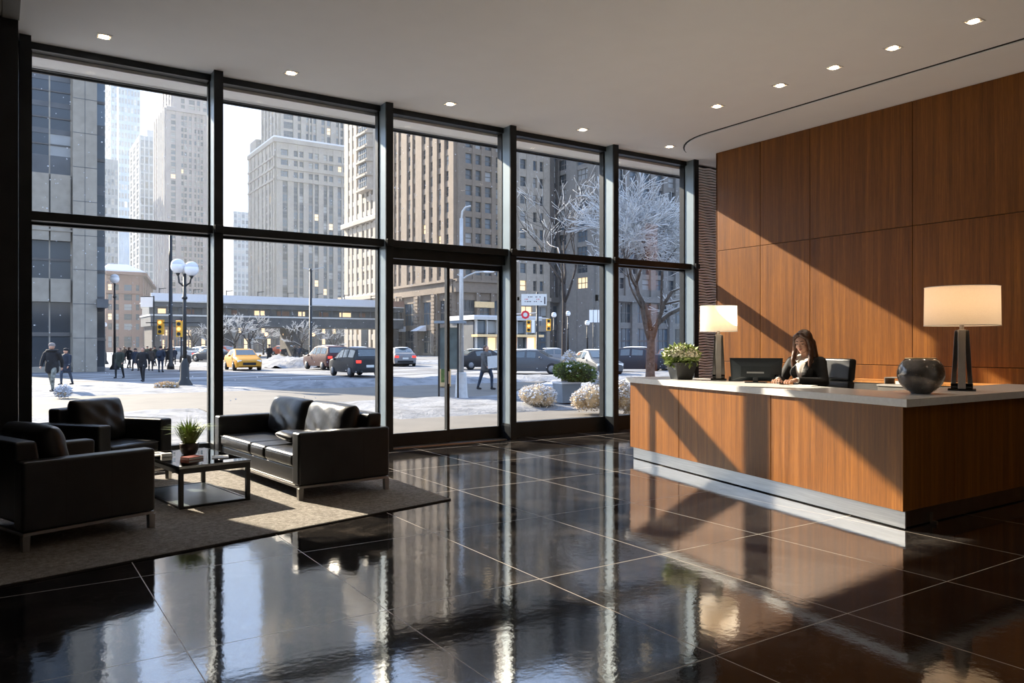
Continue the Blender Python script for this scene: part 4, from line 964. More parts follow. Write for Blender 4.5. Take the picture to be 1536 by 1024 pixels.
m.add([(-.62, p[0], p[1]) for p in pts]+[(-.45, p[0], p[1]) for p in pts], [tuple(range(len(pts)))[::-1]]+[(i, (i+1) % len(pts), len(pts)+(i+1) % len(pts), len(pts)+i) for i in range(len(pts))])
aw = m.build('arched_entrance', 'wg0', Hh.o); aw.location = (0, yv-yn, 0.05)
m = MB().tube([(-.65, (r_+.2)*math.cos(R(a)), 7+(r_+.2)*math.sin(R(a))) for a in range(0, 181, 15)], .22, 6).build('arch_moulding', 'cream', aw)
# F: corner block
yc = onx(685, xs); yf = onx(587, xs); xe = ony(776, 88)-.1
F = Bld('tall tan corner block with a shaded front behind the entrance doors', 'tan', None, (xs, yc), 61, lit=.04, mix=(.5, .8))
F.prism([(xs, yc), (xe, yc), (xe, yf), (xs, yf)], 0, 46)
fc = [(588.5, 591), (595, 599), (602, 606), (614.5, 620), (623, 627.5), (637, 643), (648, 653.5), (660, 666), (671, 677.5)]
F.face((xs, yf), (xs, yc), 10.2, 46, fc, rows(11.0, 45.5, 2.14, 1.3), .5, .28)
ff = [(695.5, 706), (710.5, 719.5), (724.8, 735), (741, 751), (757, 767)]
F.face((xs, yc), (xe, yc), 10.2, 46, ff, rows(11.0, 45.5, 2.14, 1.35), .5, .4)
F.face((xs, yf), (xs, yc), 0, 9.6, [(588, 600), (609, 628), (637, 654), (662, 679)], [(.4, 3.6), (4.4, 7.6)], .7, .3)
F.face((xs, yc), (xe, yc), 0, 9.6, [(692, 711), (716, 733), (738, 756)], [(.4, 3.6), (4.4, 7.6)], .7, .3)
for a, b2 in (((xs, yf), (xs, yc)), ((xs-.6, yc), (xe, yc))): F.band(a, b2, 8.6, 10.2, .75); F.band(a, b2, 10.0, 10.35, 1.1)
F.done()
for p0, p1 in ((601, 608), (629, 636), (655, 661), (680, 684.6)):
    m = MB(); a, b2 = onx(p1, xs), onx(p0, xs)
    for k in range(17): m.box(-1.0, -.6, a-yc+.1, b2-yc-.1, .1+k*.5, .1+k*.5+.40)
    m.build('rusticated_pier', 'tan', F.o)
m = MB().box(-.2, 0, ony(707, yc)-xs, ony(736, yc)-xs, 0, 1); 
m = MB().box(ony(707, yc)-xs, ony(736, yc)-xs, -.95, -.75, 6.6, 7.4).build('shop_sign', 'brass', F.o)
for p in (605, 636): a = onx(p+9, xs); b2 = onx(p, xs); m = MB(); m.add([(-.6,a-yc,4.3),(-.6,b2-yc,4.3),(-2.2,b2-yc,3.5),(-2.2,a-yc,3.5),(-.6,a-yc,3.5),(-.6,b2-yc,3.5)], [(0,1,2,3),(2,1,5),(0,3,4),(3,2,5,4)]); m.build('awning', 'snow_cap', F.o)
# right side buildings
y = 88; xa, xb = ony(776, y), ony(822, y)
I1 = Bld('narrow beige block with paired windows right of the tan corner block', 'greyst', None, (xa, y), 71, lit=.05, mix=(.6, .85)); I1.mats[0] = 'lime'
I1.prism([(xa, y), (xb, y), (xb, y+14), (xa, y+14)], 0, 44); I1.face((xa, y), (xb, y), 8, 44, [(777.5, 787), (797, 802.7), (807, 812.8)], rows(9, 43, 2.37, 1.35), .45, .35)
I1.face((xa, y), (xb, y), 0, 8, [(779, 796), (801, 818)], [(.4, 3.4), (4.2, 6.8)], .5, .3); I1.band((xa, y), (xb, y), 7.6, 8.1, .8); I1.done()
xa, xb = ony(822, y), ony(893, 80)-.5
I2 = Bld('dark ribbed masonry block behind the snowy branches', 'darkst', 'spand', (xa, y), 72, lit=.05, mix=(.6, .85))
I2.prism([(xa, y), (xb, y), (xb, y+14), (xa, y+14)], 0, 44); I2.face((xa, y), (xb, y), 8, 44, [(826, 832), (837, 844), (849, 855), (858, 862)], rows(9, 43, 2.3, 1.5), .8, .2, 1)
I2.face((xa, y), (xb, y), 0, 8, [(826, 842), (846, 862)], [(.4, 3.6), (4.4, 7.0)], .6, .3); I2.band((xa, y), (xb, y), 7.5, 8.2, .9); I2.done()
y = 80; xa, xb = ony(893, y), ony(1120, y)
K = Bld('light grey stone block behind the snow laden tree', 'greyst', 'spand', (xa, y), 73, lit=.04, mix=(.4, .85))
K.prism([(xa, y), (xb, y), (xb, y+18), (xa, y+18)], 0, 44)
kc = [(897, 905), (910, 920), (925, 934), (940, 952), (959, 972), (979, 991), (998, 1009), (1016, 1027), (1034, 1045)]
K.face((xa, y), (xb, y), 8, 44, kc, rows(9.2, 43, 2.1, 1.45), .6, .3); K.face((xa, y+14), (xa, y), 0, 44, xcols(3, 0, 14), rows(9.2, 43, 2.1, 1.45), .4, .3)
K.face((xa, y), (xb, y), 0, 8, [(900, 918), (926, 944), (952, 972), (980, 1000), (1008, 1030)], [(.4, 3.8), (4.6, 7.2)], .6, .3); K.band((xa, y), (xb, y), 7.4, 8.2, .9); K.done()
# low street fronts beyond the bridge
def lowrow(label, y, pa, pb, h, n, cm, seed, lit): 
    xa, xb = ony(pa, y), ony(pb, y); b = Bld(label, cm, 'spand', (xa, y), seed, name='shop_row', lit=lit, mix=(.6, .85)); b.prism([(xa, y), (xb, y), (xb, y+8), (xa, y+8)], 0, h)
    b.face((xa, y), (xb, y), 0, h, xcols(n, 0, xb-xa, .62), [(.4, 2.8)]+rows(4, h, 2.4, 1.5), .3, .2, 1); b.done()
lowrow('row of brightly lit shop fronts far down the left street', 226, 229, 300, 9, 16, 'brown', 81, .5)
lowrow('dim shop fronts seen underneath the bridge', 165, 300, 520, 11, 26, 'darkst', 82, .16)
# glass pavilion on the right
y = 66; xa, xb = ony(712, y), ony(806, y)
pv = thing('transit_pavilion', 'two storey glass shelter building with a yellow shop front behind the walking man', 'building', (xa, y, -.03)); w = xb-xa
MB().box(0, w, .3, 5, 0, 3.9).build('walls', 'spand', pv); MB().box(-.3, w+.3, -.4, 5.2, 4.05, 4.35).build('roof', 'greypole', pv); MB().box(-.3, w+.3, -.4, 5.2, 4.35, 4.5).build('roof_snow', 'snow_cap', pv)
MB().box(-.2, w+.2, -.9, .3, 2.35, 2.6).build('canopy', 'brass', pv)
for k in range(6): x0 = .2+k*(w-.4)/6; MB().box(x0+.06, x0+(w-.4)/6-.06, .2, .3, 2.75, 3.95).build('window', 'wg2' if k % 2 else 'wg1', pv)
for k in range(6): x0 = .2+k*(w-.4)/6; MB().box(x0+.06, x0+(w-.4)/6-.06, .2, .3, .2, 2.3).build('shop_window', ['wg1', 'winlit', 'wg0', 'shoplight', 'wg0', 'shoplight'][k], pv)
for k in range(7): x0 = .2+k*(w-.4)/6; MB().box(x0-.06, x0+.06, -.1, .3, 0, 4.05).build('post', 'greypole', pv)
# ------------------------------------------------------------------ elevated bridge
y = 104; xa, xb = ony(226, y), xs-1.5
br = thing('elevated_bridge', 'dark elevated bridge with snow on its parapet crossing above the street', 'bridge', (xa, y, -.05)); w = xb-xa
MB().box(0, w, 0, 8, 3.9, 5.15).build('lower_girder', 'bridge', br); MB().box(-.1, w, -.15, 8.15, 5.15, 5.35).build('lower_ledge', 'greypole', br)
MB().box(0, w, 1.2, 6.8, 5.35, 6.3).build('inner_wall', 'spand', br); MB().box(0, w, 0, 8, 6.3, 6.9).build('deck', 'bridge', br); MB().box(-.1, w, -.3, 8.2, 6.9, 7.05).build('deck_edge', 'greypole', br)
MB().box(0, w-4.5, -.25, .0, 7.05, 7.95).build('parapet', 'snow_cap', br); MB().box(w-4.5, w, -.25, 0, 7.05, 7.9).build('brick_parapet', 'brown', br); MB().box(0, w, .4, 7.6, 7.05, 7.3).build('snow', 'snow_cap', br)
for k in range(24): MB().box(.4+k*w/24, .52+k*w/24, -.1, .05, 5.35, 6.3).build('baluster', 'bridge', br)
for k in range(11): MB().box(1+k*w/11.5, 1.9+k*w/11.5+.4*(k % 3), 1.1, 1.2, 5.5, 6.1).build('lit_panel', 'winlit' if k % 2 == 0 else 'brown', br)
for x in (0.3, 9, 18, w-1.2): MB().box(x, x+.9, 1, 7, 0, 3.9).build('pier', 'darkst', br)
for k in range(9): x = 1+k*(w-2)/8.0; MB().tube([(x, .2, 7.3), (x, .2, 8.6)], .06, 6).tube([(x, .2, 8.5), (x+.8, .2, 8.6)], .05, 6).build('bridge_post', 'iron', br)
# ------------------------------------------------------------------ trees
def tree(name, label, loc, h, seed, trunk_r, spread, levels=5, snowy=.8, bark='barkw', split=(2, 3), z0=.35, group=None, lean=0, twig=1.0):
    rnd = random.Random(seed); r = thing(name, label, 'tree', loc, 0, group); wood_ = MB(); sn = MB()
    def grow(p, d, ln, rad, lv):
        pts = [p]; rs = [rad]; q = p.copy(); n = 4 if lv < 3 else 3
        for k in range(n):
            d = (d+Vector((rnd.gauss(0,.13), rnd.gauss(0,.13), rnd.gauss(.02,.07)))).normalized(); q = q+d*ln/n; pts.append(q.copy()); rs.append(rad*(1-.35*(k+1)/n))
        wood_.tube(pts, rs, 7 if lv < 2 else (5 if lv < 4 else 3))
        if rnd.random() < snowy and lv > 0:
            up = Vector((0,0,1)); off = [max(.004, x*.55) for x in rs]
            sp = [a+up*o for a, o in zip(pts, off)]; sn.tube(sp, [max(.009*twig, x*.75)*(1.0 if abs(d.z) < .8 else .7) for x in rs], 5 if lv < 3 else 4)
        if lv >= levels: return
        for c in range(rnd.randint(*split)+(1 if lv >= 2 else 0)+(1 if levels >= 6 and lv >= 3 else 0)):
            t = rnd.uniform(.45, 1.0) if c else 1.0; i = min(n-1, int(t*n)); base = pts[i].lerp(pts[i+1], min(1, t*n-i)) if t < 1 else pts[-1]
            ang = rnd.uniform(.3, .85)*spread; ax = d.orthogonal().normalized(); ax = Matrix.Rotation(rnd.uniform(0, 2*PI), 3, d) @ ax
            nd = (Matrix.Rotation(ang, 3, ax) @ d); nd.z = nd.z*.85+(.10 if levels < 6 else .03); nd.normalize()
            grow(base, nd, ln*rnd.uniform(.62, .85), rs[i]*rnd.uniform(.55, .72), lv+1)
    n0 = 5; pts = [Vector((lean*.15*k/n0, .02*math.sin(k), h*z0*k/n0)) for k in range(n0+1)]; rs = [trunk_r*(1.25-.12*k) if k < 2 else trunk_r*(1.05-.06*k) for k in range(n0+1)]
    wood_.tube(pts, rs, 10)
    k = rnd.randint(3, 4)
    for c in range(k+1):
        a = 2*PI*c/(k+1)+rnd.uniform(-.4, .4); t = rnd.uniform(.25, .8)*spread; d = Vector((math.cos(a)*math.sin(t), math.sin(a)*math.sin(t), math.cos(t)))
        base = pts[-1] if c < k-1 else pts[-2]; grow(base, d, h*(1-z0)*rnd.uniform(.30, .37), trunk_r*rnd.uniform(.5, .65), 1)
    wood_.build('trunk_and_branches', bark, r, smooth=True); sn.build('branch_snow', 'branch_snow', r, smooth=True)
    return r
p = onz(976, 24); tree('snowy_tree', 'large snow laden tree with a thick trunk outside the right-hand windows', (p.x, p.y, -.05), 7.4, 33, .15, 1.05, 6, .98, 'bark2', (2, 3), .28, twig=1.25)
p = onz(846, 33); tree('bare_tree', 'slender dark tree with bare twigs seen through the fourth window bay', (p.x, p.y, -.05), 10.5, 9, .10, .8, 5, .35, 'barkw', (2, 2), .40)
gT = 'small snowy trees near the bridge'
t1 = tree('snowy_tree', 'snowy street tree under the bridge, right of the dark lamp pole gap', (onz(452, 88).x, onz(452, 88).y, -.05), 5.5, 12, .14, 1.0, 4, .9, 'barkw', (2, 3), .3, gT, twig=2.2)
for px, z, s, lb in ((375, 95, 1.2, 'dark snowy tree in the middle of the underpass'), (326, 92, 1.1, 'snowy tree behind the second mullion under the bridge'), (290, 110, 1.1, 'snowy tree far behind the double-globe lamp'), (352, 85, 1.15, 'snowy street tree under the bridge above the yellow taxi'), (500, 92, .8, 'snowy street tree behind the maroon car'), (395, 120, 1.0, 'far snowy street tree behind the walker on the road'), (425, 140, 1.1, 'farthest snowy street tree in the middle of the underpass')):
    q = onz(px, z); dup(t1, (q.x, q.y, -.05), px*1.0, lb, gT, s)
# ------------------------------------------------------------------ shrubs
def shrub(name, label, loc, rx, ry, rz, n, s, m1, m2, frac, seed, cz=None, group=None):
    r = thing(name, label, 'shrub', loc, 0, group); rnd = random.Random(seed); cz = cz or rz*.9
    lobes = [(0, 0, cz, .72)]+[(rx*.55*math.cos(q), ry*.55*math.sin(q), cz*rnd.uniform(.6, 1.15), rnd.uniform(.42, .62)) for q in [2*PI*k/6+rnd.uniform(-.3, .3) for k in range(6)]]
    ic = MB(); fm = MB(); tf = MB()
    for (lx, ly, lz, k) in lobes:
        ic.ell((lx, ly, lz), (rx*k*.8, ry*k*.8, rz*k*.8)); a = leafball(int(n/4), 0, 0, rx*k, ry*k, rz*k, s, rnd); fm.add([(v[0]+lx, v[1]+ly, max(.02, v[2]+lz)) for v in a.v], a.f)
        for q in range(int(n*frac/5)):
            d = Vector((rnd.gauss(0,1), rnd.gauss(0,1), abs(rnd.gauss(.5,1)))).normalized(); b = rnd.uniform(.86, 1.15); c = Vector((lx+d.x*rx*k*b, ly+d.y*ry*k*b, lz+d.z*rz*k*b)); u = s*rnd.uniform(.25, .5); tf.ell(c, (u, u, u*.8), (0,0,0), 6, 4)
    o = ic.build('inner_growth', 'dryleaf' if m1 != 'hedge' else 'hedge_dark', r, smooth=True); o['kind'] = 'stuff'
    a = fm.build('foliage', m1, r); a['kind'] = 'stuff'
    if frac: o = tf.build('snow_tufts', m2, r); o['kind'] = 'stuff'
    return r
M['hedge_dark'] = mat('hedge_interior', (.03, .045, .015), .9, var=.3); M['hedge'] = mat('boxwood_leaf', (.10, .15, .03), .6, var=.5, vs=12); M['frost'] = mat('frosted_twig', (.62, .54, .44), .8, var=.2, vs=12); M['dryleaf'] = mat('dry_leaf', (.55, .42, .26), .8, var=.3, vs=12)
p = onz(850, 20.6); pl_ = thing('planter_box', 'square grey planter with a rounded green bush on the snow outside', 'planter', (p.x, p.y, .06), R(-10))
m = MB(); m.add([(-.24,-.24,0),(.24,-.24,0),(.24,.24,0),(-.24,.24,0),(-.28,-.28,.5),(.28,-.28,.5),(.28,.28,.5),(-.28,.28,.5)], [(0,3,2,1),(4,5,6,7),(0,1,5,4),(1,2,6,5),(2,3,7,6),(3,0,4,7)]); m.build('box', 'grey_slate', pl_) if 'grey_slate' in M else m.build('box', 'steelblue', pl_)
MB().box(-.29, .29, -.29, .29, .5, .54).build('rim_snow', 'snow_cap', pl_)
p = onz(861, 20.6+.0); shrub('green_bush', 'rounded green bush growing in the grey planter outside', (p.x, p.y, .56), .58, .5, .36, 2600, .07, 'hedge', 'snow_cap', .02, 3, cz=.30)
gS = 'frosted cream shrubs in the snow strip'
for px, py, w, h, lb, sd in ((806, 608, 27, 33, 'frosted cream shrub left of the grey planter', 1), (886, 617, 30, 42, 'larger frosted cream shrub right of the grey planter', 2), (905, 600, 20, 44, 'frosted shrub touching the mullion right of the green bush', 4), (934, 618, 18, 48, 'frosted shrub half hidden by the end of the desk', 5)):
    z = FPX*EYE/(py-HOR+3); q = onz(px, z); hw = w*z/FPX; hh_ = h*z/FPX; shrub('frosted_shrub', lb, (q.x, q.y, -.02), hw, hw*.9, hh_*.66, 1500, .06, 'frost', 'snow_cap', .35, sd, group=gS)
q = onz(853, 23); shrub('frosted_shrub', 'upright frosted plume rising behind the green bush', (q.x, q.y, .8), .24, .22, .34, 500, .06, 'frost', 'snow_cap', .4, 8, cz=.35, group=gS)
q = gr(95, 597); shrub('frosted_shrub', 'small white frosted tuft beyond the corner armchair', (q.x, q.y, -.0), .20, .2, .22, 500, .09, 'snow_cap', 'snow_cap', .2, 9, group=gS)
q = gr(250, 583); shrub('dry_grass', 'dry grass clump beside the double-globe lamp post', (q.x, q.y, 0), .35, .3, .12, 400, .12, 'dryleaf', 'snow_cap', .1, 10)
# ------------------------------------------------------------------ street furniture
def lamp2(label, px, py, top, n, s=1.0):
    z = FPX*EYE/(py-HOR); q = onz(px, z); h = EYE+(HOR-top)*z/FPX; r = thing('street_lamp', label, 'street lamp', (q.x, q.y, -.04), -YAW)
    MB().lathe([(.30, 0), (.28, .12), (.17, .3), (.15, .9), (.10, 1.0), (.085, 1.1)], 14).build('base', 'iron', r, smooth=True); gr_ = .26*s
    MB().lathe([(.075, 1.0), (.055, h-gr_*2)], 12).lathe([(.10, h-1.5), (.10, h-1.4)], 12).build('pole', 'iron', r, smooth=True)
    for k in range(n):
        x = (k-(n-1)/2.0)*.52*s; z1 = h-gr_-(.1 if k else 0)
        a = MB().tube([(0, 0, h-gr_*2-.5), (x*.8, 0, h-gr_*2-.35), (x, 0, z1-gr_*.8)], .035, 8).lathe([(.03, z1-gr_*1.35), (.11, z1-gr_*.8)], 12, (x, 0, 0)).build('arm', 'iron', r, smooth=True)
        MB().ell((x, 0, z1), (gr_, gr_, gr_)).build('globe', 'globe', r, smooth=True)
        MB().ell((x, 0, z1+gr_*.35), (gr_*.95, gr_*.95, gr_*.8)).build('snow_hood', 'snow_cap', r, smooth=True)
    return r
lamp2('black street lamp with two snow capped globes beside the sidewalk', 277, 579, 388, 2)
lamp2('single-globe black street lamp near the concrete building', 172, 553, 411, 1, 1.1)
lamp2('small street lamp with a pinkish globe at the corner of the concrete building', 157, 545, 483, 1, .7)
for px, py, tp, lb in ((831, 545, 468, 'globe street lamp behind the parked cars, left one'), (852, 545, 466, 'globe street lamp behind the parked cars, middle one'), (881, 545, 480, 'globe street lamp behind the parked cars, right one')): lamp2(lb, px, py, tp, 1, .8)
def pole(label, px, py, top, rad, m='iron', name='utility_pole'):
    z = FPX*EYE/(py-HOR); q = onz(px, z); h = EYE+(HOR-top)*z/FPX; r = thing(name, label, 'pole', (q.x, q.y, -.04), -YAW); MB().lathe([(rad*1.8, 0), (rad*1.7, .3), (rad, .45), (rad*.75, h)], 10).build('shaft', m, r, smooth=True); return r, h, z
r, h, z = pole('tall dark pole left of the double-globe lamp', 256, 553, 345, .13); MB().box(-1.6, 1.9, -.03, .03, 3.0, 3.06).build('crossarm', 'iron', r)
def signal(par, x, zc, s=1, lit=0, m='sigyel'):
    o = MB().box(x-.17*s, x+.17*s, -.12, .16, zc-.48*s, zc+.48*s).build('signal_head', m, par)
    for k in range(3): MB().lathe([(.11*s, -.0), (.11*s, .04)], 12).build('lens', 'sigred' if k == lit else 'iron', o).matrix_local = Matrix.Translation((x, -.12, zc+(.3-.3*k)*s)) @ Matrix.Rotation(PI/2, 4, 'X')
signal(r, -.65, 2.75); signal(r, .55, 2.75, .9, 2, 'sigred')
r, h, z = pole('thin pole holding a yellow signal next to the double-globe lamp', 272, 556, 476, .06); signal(r, -.1, 2.55, 1, 1)
r, h, z = pole('tall thin dark pole between the trees and the maroon car', 466, 546, 402, .13); MB().tube([(0, 0, h-.1), (1.1, 0, h+.1)], .05, 6).tube([(0, 0, h-.1), (-.6, 0, h+.05)], .05, 6).build('light_arm', 'greypole', r)
q = onz(220, 62); r = thing('hanging_sign', 'blank pale square sign hanging over the left street', 'sign', (q.x, q.y, -.04), -YAW); MB().box(-.48, .48, -.03, .03, 4.6, 5.4).build('panel', 'globe', r); MB().tube([(.55, .05, 0), (.55, .05, 5.5)], .05, 8).box(-.5, .6, -.01, .03, 5.4, 5.46).build('pole', 'iron', r)
# cobra-head street light outside the doors
q = gr(692, 598); r = thing('street_light', 'grey tapered street light pole just outside the entrance doors', 'street light', (q.x, q.y, -.02), -YAW)
MB().lathe([(.24, 0), (.24, .04), (.19, .08), (.15, .75), (.13, .8)], 16).build('base', 'greypole', r, smooth=True)
MB().lathe([(.075, .7), (.06, 3.0), (.05, 5.3)], 12).build('pole', 'greypole', r, smooth=True)
MB().tube([(0, 0, 5.25), (.03, 0, 5.5), (.12, 0, 5.62), (.28, 0, 5.66)], .03, 8).build('upper_arm', 'greypole', r)
MB().tube([(0, 0, 3.5), (.18, 0, 3.62), (.42, 0, 3.72), (.72, 0, 3.74)], .024, 8).tube([(0, 0, 3.6), (-.12, 0, 3.66)], .02, 6).build('lower_arm', 'greypole', r)
MB().ell((.80, 0, 3.735), (.17, .06, .035)).build('luminaire', 'globe', r, smooth=True)
# bus stop frame
q = gr(660, 599); r = thing('bus_stop', 'slim dark bus stop frame with two posts and a glass panel', 'bus stop', (q.x, q.y, -.02), -YAW)
for x in (-.03, .52): MB().box(x-.025, x+.025, -.025, .025, 0, 2.25).build('post', 'iron', r)
MB().box(-.15, .75, -.25, .2, 2.22, 2.29).build('roof', 'steelblue', r); MB().box(0, .5, -.005, .005, .9, 2.1).build('glass_panel', 'glass_shelf', r)
q = gr(668, 580); r = thing('litter_bin', 'beige and green street bin beside the bus stop', 'bin', (q.x, q.y, -.02), -YAW); MB().box(-.2, .2, -.2, .2, .03, 1.0).build('body', 'brass', r, bev=.02); MB().box(-.14, .14, -.21, -.2, .2, .8).build('panel', 'hedge', r); MB().box(-.22, .22, -.22, .22, 1.0, 1.05).build('lid', 'greypole', r)
# signals and signs at the right crossing
r, h, z = pole('dark signal post carrying the white street sign on the right', 806, 556, 437, .09); k = z/FPX
MB().box(-24*k, 14*k, -.16, -.11, EYE+59*k, EYE+76*k).build('street_sign', 'white', r)
m = MB()
rn = random.Random(2)
for row, zz in ((0, 71.5), (1, 68), (2, 64.5)):
    x = -19.0
    while x < 5:
        w_ = rn.uniform(.6, 2.2)
        if rn.random() < .7: m.m = row % 2; m.box(x*k, (x+w_)*k, -.166, -.16, EYE+zz*k-.02, EYE+zz*k+.035)
        x += w_+rn.uniform(.5, 1.8)
m.m = 0; m.box(10*k, 12*k, -.166, -.16, EYE+61*k, EYE+72*k); m.build('sign_lettering', ['ink', 'inkred'], r)
MB().tube([(0, 0, EYE+48*k), (-33*k, 0, EYE+46*k)], .035, 8).tube([(0, 0, EYE+40*k), (17*k, 0, EYE+39*k)], .035, 8).build('crossarm', 'greypole', r)
rd = MB(); rd.lathe([(.26, -.02), (.26, .02)], 8); o = rd.build('red_disc_sign', 'signred', r); o.matrix_local = Matrix.Translation((-18*k, -.1, EYE+45*k)) @ Matrix.Rotation(PI/2, 4, 'X')
MB().lathe([(.13, .02), (.13, .025)], 12).build('white_symbol', 'white', o)
signal(r, -13*k, EYE+28*k, .75, 1); signal(r, 17*k, EYE+30*k, .75, 1); MB().box(-8.5*k, -4*k, -.2, .1, EYE+18*k, EYE+37*k).build('control_box', 'globe', r)
for px in (890, 903):
    r, h, z = pole('banner pole in front of the dark ribbed block, %s one' % ('left' if px == 890 else 'right'), px, 546, 462, .05); MB().box(-.32, .32, -.03, 0, h-1.1, h-.1).build('banner', 'globe', r)
for px, zz, hh_, lb in ((345, 120, 496, 'left'), (400, 125, 500, 'middle-left'), (428, 110, 503, 'middle'), (470, 130, 506, 'right')):
    q = onz(px, zz); k = zz/FPX; r = thing('traffic_signal', 'small glowing orange signal under the bridge, the %s one' % lb, 'traffic light', (q.x, q.y, -.04), -YAW); MB().tube([(0, 0, 0), (0, 0, EYE+16*k)], .06, 6).build('post', 'iron', r); MB().ell((0, -.1, EYE+15*k), (.32, .15, .32)).build('lamp', 'shoplight', r, smooth=True)
# ------------------------------------------------------------------ cars
def paint(name, c): return mat(name, c, .5, metal=0, var=.05, coat=0)
M['p_yellow'] = paint('taxi_yellow_paint', (.50, .225, .008)); M['p_maroon'] = paint('maroon_paint', (.04, .0035, .008)); M['p_charcoal'] = paint('charcoal_paint', (.012, .0135, .016)); M['p_silver'] = paint('silver_paint', (.19, .195, .205))
M['p_grey'] = paint('mid_grey_paint', (.062, .068, .076)); M['p_black'] = paint('black_car_paint', (.008, .007, .008)); M['p_white'] = paint('white_car_paint', (.33, .335, .34)); M['p_navy'] = paint('dark_navy_paint', (.013, .016, .025)); M['p_red'] = paint('orange_red_paint', (.55, .12, .05))
M['tyre'] = mat('tyre', (.012, .012, .012), .8, var=.2); M['carglass'] = mat('car_glass', (.06, .08, .09), .06, var=.1, ior=1.8); M['taillight'] = mat('tail_light', (.6, .02, .02), .3, var=0, emit=(1, .05, .03), es=.7); M['headlight'] = mat('head_light', (.8, .8, .78), .2, var=0); M['plate'] = mat('licence_plate', (.6, .62, .6), .5, var=.02)
SED = [(-2.25,.76,.36,.72,.70,.80),(-2.15,.86,.24,.86,.76,1.00),(-1.62,.90,.2,.92,.76,1.06),(-.95,.90,.2,.94,.64,1.38),(-.2,.90,.2,.94,.62,1.46),(.45,.90,.2,.92,.62,1.42),(1.25,.90,.2,.88,.74,.98),(2.0,.86,.22,.76,.70,.84),(2.25,.72,.32,.60,.60,.66)]
SUV = [(-2.2,.84,.38,.80,.74,1.0),(-2.15,.88,.28,1.02,.76,1.12),(-1.95,.92,.26,1.06,.70,1.60),(-1.0,.92,.25,1.06,.68,1.68),(-.2,.92,.25,1.04,.68,1.68),(.4,.92,.25,1.02,.68,1.60),(1.15,.92,.25,1.0,.78,1.10),(2.0,.88,.28,.90,.74,.98),(2.2,.74,.36,.66,.62,.76)]
def car(label, kind, pm, px, py, heading, sc=1, snow=True, z=None):
    st = SED if kind == 'sedan' else SUV; z = z or FPX*EYE/(py-HOR); q = onz(px, z); hd = FW*heading[0]+RT*heading[1]
    r = thing('car', label, 'car', (q.x, q.y, -.03), math.atan2(hd.y, hd.x)); r.scale = (sc,)*3
    m = MB(); vs = []
    for x, wl, zb, zs, wt, zr in st: zm = (zb+zs)/2; vs += [(x,-wl*.93,zb),(x,-wl,zm),(x,-wl*.95,zs),(x,-wt,zr-.03),(x,-wt*.8,zr),(x,wt*.8,zr),(x,wt,zr-.03),(x,wl*.95,zs),(x,wl,zm),(x,wl*.93,zb)]
    fs = [tuple(range(9,-1,-1)), tuple(range(len(vs)-10, len(vs)))]
    for i in range(len(st)-1):
        for k in range(10): a = i*10+k; b = i*10+(k+1) % 10; fs.append((a, b, b+10, a+10))
    m.add(vs, fs); m.build('body', pm, r, bev=.03, seg=2)
    def gl(i, j, t0=.10, t1=.84, s=1):
        a, b = st[i], st[j]; P = []
        for (x, wl, zb, zs, wt, zr), e in ((a, .06), (b, -.06)):
            for t in (t0, t1): P.append((x+e, s*((wl*.95)*(1-t)+wt*t+.012), zs*(1-t)+(zr-.03)*t))
        return P
    cab = (3, 4, 5) if kind == 'sedan' else (2, 3, 4, 5)
    for s in (-1, 1):
        for i, j in zip(cab[:-1], cab[1:]): P = gl(i, j, s=s); mm = MB(); mm.add(P, [(0,2,3,1)]); mm.build('side_window', 'carglass', r)
        b, c = st[5], st[6]; mm = MB(); mm.add([(b[0]+.04, s*(b[1]*.95*.9+b[4]*.1+.0), b[3]+.04), (c[0]-.25, s*(c[1]*.9+.0), c[3]+.05), (b[0]+.04, s*(b[4]+.03), b[5]-.12)], [(0,1,2)]); mm.build('quarter_window', 'carglass', r)
    def screen(i, j, e, name):
        a, b = st[i], st[j]; mm = MB(); n = Vector((a[5]-b[5], 0, b[0]-a[0])).normalized(); n = -n if n.z < 0 else n; o = n*.014
        P = [Vector((a[0]*(1-t)+b[0]*t, s*(a[4]*(1-t)+b[4]*t)*.88, a[5]*(1-t)+b[5]*t))+o for t, s in ((.1, -1), (.1, 1), (.88, 1), (.88, -1))]; mm.add(P, [(0,1,2,3)]); mm.build(name, 'carglass', r)
    screen(5, 6, 1, 'windscreen'); (screen(3, 2, -1, 'rear_window') if kind == 'sedan' else screen(2, 1, -1, 'rear_window'))
    xf, xr = st[-1][0], st[0][0]; hz_ = .62 if kind == 'sedan' else .74
    for s in (-1, 1):
        for x in (-1.38, 1.38):
            w_ = MB(); w_.lathe([(.20, -.11), (.33, -.10), (.34, 0), (.33, .10), (.20, .11)], 20); o = w_.build('wheel', 'tyre', r, smooth=True); o.matrix_local = Matrix.Translation((x, s*.80, .34)) @ Matrix.Rotation(PI/2, 4, 'X')
            MB().lathe([(.19, .0), (.20, .125), (.05, .13)], 14).lathe([(.05, -.13), (.20, -.125), (.19, 0)], 14).build('hubcap', 'p_silver', o, smooth=True)
        MB().box(xf-.14, xf-.02, s*.62-.14, s*.62+.14, hz_-.04, hz_+.10).build('headlight', 'headlight', r, bev=.02)
        MB().box(xr+.0-.03, xr+.16, s*.66-.15, s*.66+.15, hz_+.06, hz_+.22).build('tail_light', 'taillight', r, bev=.02)
        MB().ell((.72, s*1.0, 1.0), (.09, .09, .06)).build('wing_mirror', pm, r, smooth=True)
    MB().box(xf-.07, xf+.01, -.42, .42, .38, .56).build('grille', 'tyre', r); MB().box(xr-.03, xr+.03, -.60, .60, .30, .46).build('rear_bumper', 'tyre', r); MB().box(xr-.05, xr-.01, -.22, .22, .56, .70).build('licence_plate', 'plate', r)
